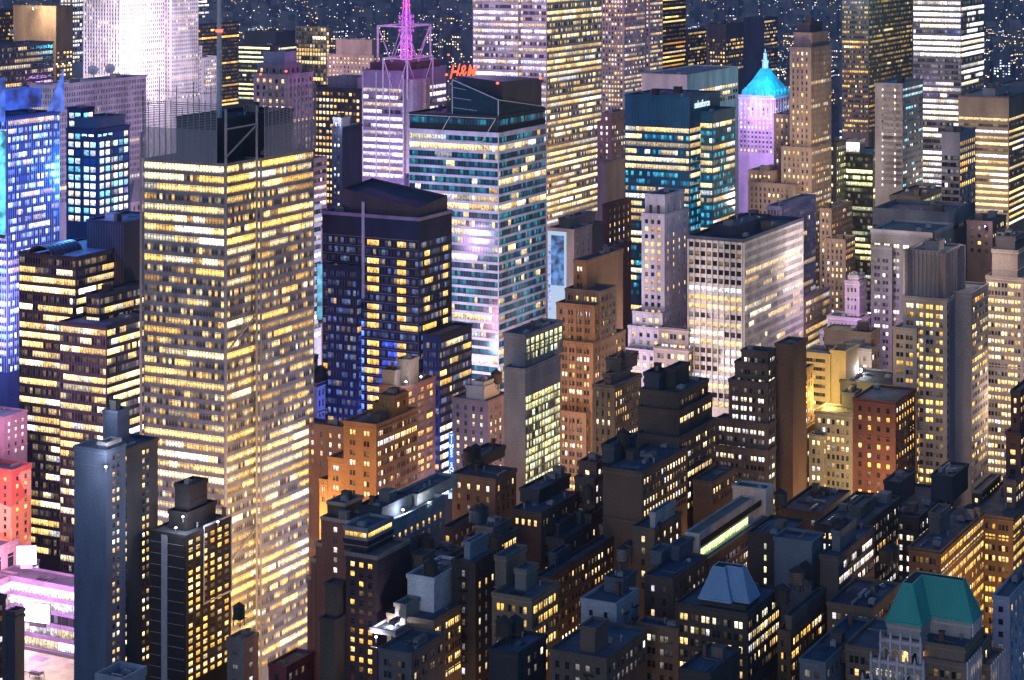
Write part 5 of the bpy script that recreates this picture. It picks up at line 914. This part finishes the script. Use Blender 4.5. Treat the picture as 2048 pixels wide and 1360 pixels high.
# pyramid roof of the pale hall, hip of the old stone building
def local(label): return ROOFS[label]
def roof_on(root_label, name, h, mat, i0=-.6):
    b, x0, x1, y0, y1, z = ROOFS[root_label]; r = [o for o in S.objects if o.get('label') == root_label][0]
    q = MB(); c = [(x0+i0,y0+i0),(x1-i0,y0+i0),(x1-i0,y1-i0),(x0+i0,y1-i0)]; cx, cy = (x0+x1)/2, (y0+y1)/2; k = .12
    q.loft(c, z+.1, [(cx+(p[0]-cx)*k, cy+(p[1]-cy)*k) for p in c], z+h, 0); return q.build(name, mat, r)
roof_on('small pale hall with a grey pyramid roof, tucked left of the rod-screened tower', 'pyramid_roof', 12, wall((.26,.26,.30)))
roof_on('old ornate stone building with a hipped dark roof, beside the rod-screened tower', 'hipped_roof', 7, wall((.05,.05,.055)))
# vertical blue sign TIMES SQUARE
P = ray(903, 812, z=zat(985, 812)); vs = link('vertical_sign', None, None, P, 0); tag(vs, 'tall vertical blue sign reading TIMES SQUARE, in front of the blue lit hotel', 'sign')
hh = zat(866, 812) - zat(985, 812); q = MB(); q.box(-1.0, 1.0, -.3, .3, 0, hh); q.build('sign_box', glow((.02,.16,.75), .9), vs)
for k, ch in enumerate('TIMES SQUARE'):
    if ch == ' ': continue
    text_mesh('letter', ch, 2.1, glow((.8,.9,1), 1.4), vs, (0, -.4, hh - 2.0 - k * (hh-1.2) / 12.2), .05, 'CENTER', 0, .04)
q = MB(); q.box(-1.2, 1.2, -.5, .5, -2.2, -.2); q.build('sign_foot', glow((.55,.7,1), 1.2), vs)
# red rooftop sign
P = ray(898, 1190, z=zat(160, 1190)); rs = link('rooftop_sign', None, None, P, 0); tag(rs, 'glowing red slanted H&M letters on a roof behind the glass blade tower', 'sign')
text_mesh('lettering', 'H&M', 11, glow((1,.10,.03), 2.2), rs, (0, 0, .8), .3, 'LEFT', .35, .12, .62)
q = MB(); q.bar((0,.5,-2),(14,.5,-2),.2); q.bar((0,.5,-12),(0,.5,5),.2); q.bar((13,.5,-12),(13,.5,5),.2); q.build('sign_frame', metal((.2,.2,.22)), rs)
# CART sign
b, x0, x1, y0, y1, z = ROOFS['lavender hotel tower top with a blue CART sign band, left edge']
lpanel(cart, 'sign_band', glow((.10,.13,.55), .6), 0, x1, z-7, z+2, .6, side='R')
text_mesh('sign_lettering', 'CART', 4.4, glow((.8,.85,1), 1.3), cart, (x1-1, -.75, z-5.5), .1, 'RIGHT')
# blue lit crown panels, left edge tower
def crown(label):
    r = [o for o in S.objects if o.get('label') == label][0]; b, x0, x1, y0, y1, z = ROOFS[label]
    return r
bt = [o for o in S.objects if o.get('label', '').startswith('dark blue glass tower with pale vertical')][0]
zb = zat(236, 1050); bm = glow((.05,.13,.85), .75, .12); bm2 = glow((.10,.22,.95), .9, .12)
q = MB(); q.box(6, 30, 4, 16, zb+3, zat(180,1065)); q.build('crown_box', bm, bt)
q = MB(); q.face([(31,1,zb),(44,1,zb),(44,1,zat(140,1085))]); q.face([(31,1.5,zb),(44,1.5,zb),(44,1.5,zat(140,1085))]); q.face([(44,1,zb),(44,1.5,zb),(44,1.5,zat(140,1085)),(44,1,zat(140,1085))]); q.face([(31,1,zb),(31,1.5,zb),(44,1.5,zat(140,1085)),(44,1,zat(140,1085))]); q.build('crown_fin', bm2, bt)
q = MB(); q.face([(-1,1,zb-2),(-1,18,zb-2),(-1,18,zb+16),(-1,1,zb+20)]); q.face([(-.5,1,zb-2),(-.5,18,zb-2),(-.5,18,zb+16),(-.5,1,zb+20)]); q.face([(-1,1,zb-2),(-.5,1,zb-2),(-.5,1,zb+20),(-1,1,zb+20)]); q.face([(-1,1,zb+20),(-.5,1,zb+20),(-.5,18,zb+16),(-1,18,zb+16)]); q.build('crown_screen', bm2, bt)
# white screens of the podium
def screen(label, px, py, D, w, h, mat, rot, name='video_screen'):
    P = ray(px, D, py); o = link(name, None, None, P, rot); tag(o, label, 'screen')
    q = MB(); q.box(-w/2, w/2, .02, .5, 0, h); q.build('screen_housing', metal((.08,.08,.1)), o)
    q = MB(); q.box(-w/2+.2, w/2-.2, -.12, 0, .25, h-.25); q.build('screen_face', mat, o)
    q = MB(); q.box(-w*.3, w*.3, .1, 1, -1.6, -.02); q.build('screen_base', metal((.1,.1,.12)), o); return o
WS = glow((.85,.88,1), 4.0)
screen('white glowing cube screen on a stalk above the round cornered podium', 53, 1130, 905, 8.4, 8.2, WS, math.radians(4))
screen('long white glowing screen along the base of the podium, lower left', 74, 1246, 880, 12.5, 8.2, WS, math.radians(-20))
screen('small cyan screen on the far left tower base, left edge', 2, 470, 1035, 6, 50, glow((.15,.75,1), 1.6, .15), ROT - math.radians(90))
# pale vertical screen right of the glass tower
screen('tall narrow cyan-white screen between the rod-screened tower and dark navy tower', 640, 640, 985, 3.0, 26, glow((.2,.65,.95), .9, .2), 0)
# tower crown glows
# distant trees of the park
def treemass(name, label, px, D, n, w, d, h, seed):
    rl = random.Random(seed); q = MB()
    for k in range(n):
        c = Vector((rl.gauss(0, w*.4), rl.gauss(0, d*.4), abs(rl.gauss(h*.6, h*.25)))); a = Vector((rl.uniform(-1,1),rl.uniform(-1,1),rl.uniform(-1,1))).normalized()*1.5; bb = a.orthogonal().normalized()*1.2
        q.face([tuple(c-a), tuple(c+bb), tuple(c+a), tuple(c-bb)])
    o = q.build(name, wall((.02,.035,.02),.9,.5), None, ray(px, D, z=0), ROT); tag(o, label, 'trees', kind='stuff'); return o
tm = treemass('park_trees', 'dark mass of park trees between the salesforce tower and brown setback tower', 1508, 1560, 9000, 60, 60, 22, 3)
# ---------------------------------------------------------------- far city across the river
rl = random.Random(21); q = MB(); gl = glass((.02,.022,.03), False); lots = MB()
for k in range(5200):
    D = 2700 * (9500/2700) ** rl.random(); px = rl.uniform(-60, 2110); P = ray(px, D, z=0)
    r = rl.random(); h = rl.uniform(8, 26) if r < .72 else rl.uniform(26, 62)
    if D < 4200 and r > .93: h = rl.uniform(60, 130)
    w = rl.uniform(12, 34) * (1 if D < 5000 else 1.6); d = rl.uniform(12, 40)
    if ypix(h, D) > 190: continue
    c = [P, P + DR*d, P + DR*d + DL*w, P + DL*w]; pts = [(p.x, p.y) for p in c]
    q.loft(pts, 0, pts, h, rl.choice((0,1,2)))
    grid = h > 26 and D < 5200
    if grid:
        for side in 'LR':
            ln = w if side == 'L' else d; nf = int(h/4.2); nc = int(ln/4.5); dr = DL if side == 'L' else DR; nrm = -DR if side == 'L' else -DL
            cc = rl.choice(((1,.6,.22),(1,.75,.42),(1,.85,.68),(.75,.82,1)))
            for a_ in range(1, nf):
                if rl.random() < .45: continue
                for b_ in range(nc):
                    if rl.random() < .55: continue
                    o = P + dr*((b_+.5)*ln/nc) + nrm*.15; z = a_*4.2; hw = dr*1.1
                    lots.face([tuple(o-hw+Vector((0,0,z))), tuple(o+hw+Vector((0,0,z))), tuple(o+hw+Vector((0,0,z+1.9))), tuple(o-hw+Vector((0,0,z+1.9)))], 0, (*cc, rl.uniform(.06,.5)), [(.1,.6),(.9,.6),(.9,.95),(.1,.95)])
    nl = rl.choice((2,4,6,8)) if D < 6000 else rl.choice((2,3,4,6))
    for j in range(nl):
        s = .62 * D / 3000 * rl.uniform(.6, 1.4); f = rl.random(); z = rl.uniform(1, h)
        o = (P + DL*w*f if rl.random() < .6 else P + DR*d*f) + Vector((0,-.6,0))
        cc = rl.choice(((1,.62,.25),(1,.75,.45),(1,.85,.7),(.8,.85,1),(1,.5,.15),(1,.6,.2),(.45,.55,1)))
        lots.face([(o.x-s,o.y,z-s*.6),(o.x+s,o.y,z-s*.6),(o.x+s,o.y,z+s*.6),(o.x-s,o.y,z+s*.6)], 0, (*cc, rl.uniform(.08,.6)), [(.1,.6),(.9,.6),(.9,.95),(.1,.95)])
fc = q.build('distant_city', [wall((.16,.16,.20)), wall((.22,.20,.22)), wall((.11,.12,.16))]); tag(fc, 'low dark boroughs far across the river', 'city', kind='stuff')
# lit streets and bridge ramps out there: rows of street lamps
for (pa, Da, pb, Db, n, c) in ((1553,3300,1600,3900,70,(1,.5,.15)), (1640,3700,1800,3300,60,(1,.55,.2)), (1975,3000,2048,5200,120,(1,.62,.28)), (1990,3600,2060,3400,60,(1,.7,.4)), (560,5200,720,4700,40,(1,.55,.2)), (1300,5600,1680,6400,60,(1,.55,.2)), (400,4700,700,7000,60,(1,.6,.3)), (1650,2500,1690,2900,40,(.85,.6,1))):
    for k in range(n):
        f = rl.random(); D = Da+(Db-Da)*f; o = ray(pa+(pb-pa)*f+rl.gauss(0,6), D, z=9+rl.uniform(0,4)); s = .9*D/3000*rl.uniform(.6,1.5)
        lots.face([(o.x-s,o.y,o.z-s*.6),(o.x+s,o.y,o.z-s*.6),(o.x+s,o.y,o.z+s*.6),(o.x-s,o.y,o.z+s*.6)], 0, (*c, rl.uniform(.25,1.0)), [(.1,.6),(.9,.6),(.9,.95),(.1,.95)])
lo = lots.build('distant_lights', gl); tag(lo, 'sprinkle of far street lamps and lit windows across the river', 'lights', kind='stuff')
# ---------------------------------------------------------------- added bare glow lamps, standing in for street and flood lighting
LK = 0.36
def glowlamp(px, D, z, e, col, r=3): return lamp(px, D, z, e*LK, col, r)
AM = (1,.50,.16); WM = (1,.66,.34); WH = (1,.9,.85); PK = (1,.45,.6); VI = (.62,.45,1); BU = (.15,.25,1); CY = (.1,.75,1)
K = 1000
for a in (
 # theatre district
 (10, 880, 40, 330*K, (1,.45,.85), 8), (-20, 900, 75, 400*K, (1,.35,.5), 8), (20, 920, 125, 330*K, (.9,.5,1), 8), (60, 1000, 200, 500*K, (.12,.25,1), 6), (160, 1090, 190, 300*K, (.1,.4,1), 6), (90, 860, 55, 90*K, (.5,.4,1), 5), (10, 1030, 130, 300*K, VI, 6),
 # bus station roof
 (60, 850, 40, 26*K, (1,.95,.45), 2), (125, 850, 42, 20*K, (1,.88,.4), 2), (100, 880, 36, 14*K, (.3,.45,1), 2),
 # blue tower and white screen street
 (625, 990, 90, 160*K, (.5,.7,1), 5), (622, 1000, 150, 100*K, (.6,.65,1), 5),
 # amber brick hotel
 (690, 800, 62, 90*K, AM, 3), (716, 795, 92, 50*K, AM, 2),
 # blue lit hotel and white wing
 (935, 872, 82, 70*K, (.2,.3,1), 2), (890, 860, 42, 300*K, (.8,.8,1), 4), (875, 890, 30, 260*K, WH, 4),
 # amber art deco
 (1150, 888, 66, 150*K, (1,.62,.45), 4), (1135, 905, 120, 80*K, AM, 3), (1165, 898, 150, 60*K, AM, 3), (1170, 868, 60, 120*K, WH, 4),
 (1340, 985, 130, 40*K, (1,.75,.8), 5), (1260, 960, 100, 170*K, (1,.85,.95), 5),
 (1240, 840, 70, 60*K, AM, 4),
 # warm loft cluster
 (1430, 800, 70, 110*K, AM, 4), (1425, 770, 50, 60*K, AM, 4), (1395, 830, 60, 60*K, (1,.6,.2), 4),
 # stepped brown tower amber wall
 (1640, 830, 45, 220*K, AM, 5), (1600, 815, 60, 90*K, AM, 4),
 # yellow washed building
 (1655, 905, 118, 120*K, (1,.66,.15), 4), (1690, 915, 90, 110*K, (1,.72,.25), 4), (1720, 930, 165, 60*K, WH, 3),
 # amber stepped wing behind
 (1690, 1270, 170, 240*K, (1,.6,.25), 6), (1650, 1300, 200, 200*K, (1,.68,.36), 6), (1600, 1280, 150, 200*K, (1,.75,.5), 6),
 (1665, 1050, 150, 150*K, (1,.8,.75), 5), (1735, 1060, 118, 60*K, (.5,.15,1), 3),
 # violet tower, right edge cream tower
 (2050, 930, 110, 90*K, (1,.72,.5), 6), (2010, 950, 190, 200*K, (1,.75,.6), 6), (1760, 860, 90, 80*K, WM, 5), (1680, 850, 70, 90*K, (1,.72,.4), 5),
 # corner warehouse
 (2010, 745, 40, 130*K, AM, 4), (1975, 735, 62, 50*K, AM, 3), (2040, 770, 60, 90*K, AM, 4),
 # crowns
 (1500, 1782, 190, 190*K, (.05,.55,1), 2), (1552, 1788, 190, 190*K, (.05,.7,1), 2), (1580, 1805, 192, 120*K, (.05,.5,1), 2), (1490, 1778, 158, 90*K, (.3,.3,1), 1), (1508, 1776, 158, 90*K, (1,.25,.75), 1), (1526, 1774, 158, 90*K, (.2,.35,1), 1), (1543, 1772, 158, 90*K, (1,.25,.75), 1), (1500, 1720, 110, 420*K, (.7,.4,1), 4),
 (1190, 1440, 110, 500*K, (1,.75,.5), 8), (970, 1420, 250, 900*K, (.75,.5,1), 8), (760, 1250, 150, 500*K, (.7,.5,1), 8), (870, 1270, 270, 350*K, (.9,.15,.8), 5),
 (1270, 1880, 315, 500*K, (1,.08,.5), 4), (350, 1850, 215, 2600*K, (1,.80,.95), 8), (290, 1820, 170, 1300*K, (1,.82,.95), 8), (1750, 1660, 310, 900*K, (.1,.8,1), 6),
 (66, 2000, 235, 260*K, (1,.72,.4), 3), (140, 1280, 150, 500*K, (.6,.55,1), 8), (560, 1230, 160, 200*K, (1,.65,.45), 6), (700, 1380, 160, 200*K, (.6,.45,1), 6),
 (1000, 985, 30, 900*K, (1,.75,.75), 6), (930, 965, 60, 900*K, (1,.70,.78), 6),
 (1850, 1000, 60, 140*K, WM, 5), (1900, 1430, 130, 400*K, (1,.8,.55), 8), (1990, 1400, 120, 400*K, (1,.75,.45), 8),
 # base of the rod tower
 (560, 825, 48, 200*K, AM, 4), (480, 815, 60, 160*K, WM, 4), (596, 835, 85, 90*K, WM, 3), (300, 800, 60, 120*K, WM, 3),
 (985, 690, 45, 60*K, AM, 3), (1130, 690, 42, 50*K, AM, 3), (1300, 650, 50, 30*K, AM, 3), (895, 690, 45, 45*K, WM, 3), (1250, 740, 45, 50*K, AM, 3), (1590, 690, 45, 36*K, AM, 3), (1760, 715, 45, 36*K, AM, 3), (640, 770, 60, 40*K, AM, 3), (1000, 780, 45, 50*K, AM, 3), (2030, 640, 50, 30*K, (.5,.5,1), 3), (1420, 720, 45, 36*K, AM, 3),  # added fill between the foreground blocks
 ): glowlamp(*a)
for (px, D, z, tx, tD, tz) in ((690, 905, 40, 690, 950, 120), (765, 908, 45, 775, 950, 130)): spot(ray(px, D, z=z), ray(tx, tD, z=tz), 900*K, (.08,.16,1), 70, 2)  # added blue spots without fittings, tinting the wall around the imitated reflection
# rooftop floodlights, with their fittings
def flood(label, px, py, D, e, col=(.92,.9,1), em=14):
    P = ray(px, D, py); o = link('roof_floodlight', None, None, P, 0); tag(o, label, 'lamp', 'rooftop floodlights')
    q = MB(); q.bar((0,0,-2.2),(0,0,0),.08); q.build('post', metal((.1,.1,.1)), o)
    q = MB(); q.cone(0,0,-.1,.12,.22,.42,10); q.build('lamp_hood', metal((.15,.15,.15)), o)
    q = MB(); q.cone(0,-.28,-.35,.38,.0,.38,10); q.build('bulb', glow(col, em), o)
    lamp(px, D-2.0, P.z+.3, e, col, .5, name='roof_floodlight_beam')
for a in (('white lamp beside the black roof box of the black hotel', 366, 1032, 774, 3500), ('white lamp on the left roof rail of the black hotel', 352, 1054, 770, 2200), ('white lamp at the right roof corner of the black hotel', 436, 1042, 778, 3500), ('white lamp on the top box of the slate blue slab', 204, 816, 772, 2500), ('white lamp over the cluttered terrace of the slate blue slab', 212, 932, 756, 9000),
  ('lamp on the bright plant deck lower centre left, upper one', 781, 1250, 695, 4500), ('lamp on the bright plant deck lower centre left, lower one', 752, 1272, 690, 4500), ('lamp lighting the penthouse deck of the teal-grey building, left end', 806, 1018, 735, 6000), ('lamp lighting the penthouse deck of the teal-grey building, right end', 858, 1004, 748, 5000), ('dazzling lamp near the top of the brown granite tower', 66, 16, 2035, 120000, (1,.8,.5), 60),
  ('lamp on the roof of the slim red-brown striped tower', 842, 752, 886, 4000), ('lamp beside the tank of the slim red-brown striped tower', 812, 762, 884, 4000), ('lamp behind the roof slab of the midnight blue hotel', 672, 246, 1195, 9000),
  ('white floodlight at left end of the brown stone hotel balcony', 1688, 735, 955, 9000), ('white floodlight at right end of the brown stone hotel balcony', 1722, 737, 955, 9000), ('violet lamp on the brown penthouse building near right edge', 1970, 452, 1155, 3000, (.7,.6,1)), ('left of three white lamps on the roof edge left of the dishes', 114, 128, 1400, 6000), ('middle of three white lamps on the roof edge left of the dishes', 126, 127, 1402, 6000), ('right of three white lamps on the roof edge left of the dishes', 139, 125, 1404, 6000)): flood(*a)
# red aircraft warning lights
for (lb, px, py, D) in (('red beacon at the left corner of the stepped purple-grey tower', 521, 150, 1262), ('red beacon at the right corner of the stepped purple-grey tower', 572, 144, 1262), ('red beacon on the roof box of the glass blade tower', 995, 168, 1055), ('red beacon beside the glowing red letters', 893, 151, 1180), ('red beacon right of the steel frames of the magenta antenna', 897, 111, 1320), ('red beacon at far right roof corner of the glass blade tower', 1081, 158, 1080)):
    P = ray(px, D, py); o = link('warning_beacon', None, None, P, 0); tag(o, lb, 'beacon', 'red roof beacons')
    q = MB(); q.bar((0,0,-3),(0,0,0),.1); q.build('post', metal((.1,.1,.1)), o)
    q = MB(); q.cone(0,0,0,.7,.9,.6,10); q.build('lens', glow((1,.08,.03), 5), o)
# hotel stripe, frame lines
hb = [o for o in S.objects if o.get('label', '').startswith('black hotel tower with one pale')][0]
_, x0, x1, y0, y1, z = ROOFS[hb['label']]; _r = None
Lh = (ray(372,770,z=0).x - (299-1024)/F*770) / (CA + SA*(299-1024)/F)
zt = zat(1074, 770)
q = MB()
for k in range(28): q.box(-.22,-.05,.8,Lh-.4,zt-3.4-k*2.72*1.5,zt-3.25-k*2.72*1.5)
q.build('floor_lines', wall((.30,.30,.36)), hb)
q = MB(); q.box(-.35,-.05,Lh*.50,Lh*.66,0,zt+.4); q.build('pale_stripe', wall((.34,.34,.42)), hb)
q = MB(); Rh = ((462-1024)/F*770 - ray(372,770,z=0).x) / (SA - CA*(462-1024)/F)
for (s0,s1,za,zb_) in ((Rh*.36,Rh*.375,zt-27,zt+1.5),(Rh*.985,Rh,zt-27,zt+1.5),(Rh*.375,Rh*.985,zt-27,zt-26.4),(Rh*.375,Rh*.985,zt+.9,zt+1.5)): q.box(s0,s1,-.6,-.2,za,zb_)
q.build('white_outline', wall((.5,.5,.55)), hb)
# ---------------------------------------------------------------- the evening air
hm = bpy.data.materials.new('haze'); hm.use_nodes = True; hn = hm.node_tree; hn.nodes.clear()
ho = hn.nodes.new('ShaderNodeOutputMaterial'); pv = hn.nodes.new('ShaderNodeVolumePrincipled')
pv.inputs['Color'].default_value = (.72, .80, 1.0, 1); pv.inputs['Density'].default_value = 0.000032; pv.inputs['Anisotropy'].default_value = 0.2
hn.links.new(pv.outputs[0], ho.inputs['Volume'])
q = MB(); q.box(-9000, 9000, -300, 13000, -1, 380); tag(q.build('haze', hm), kind='stuff')
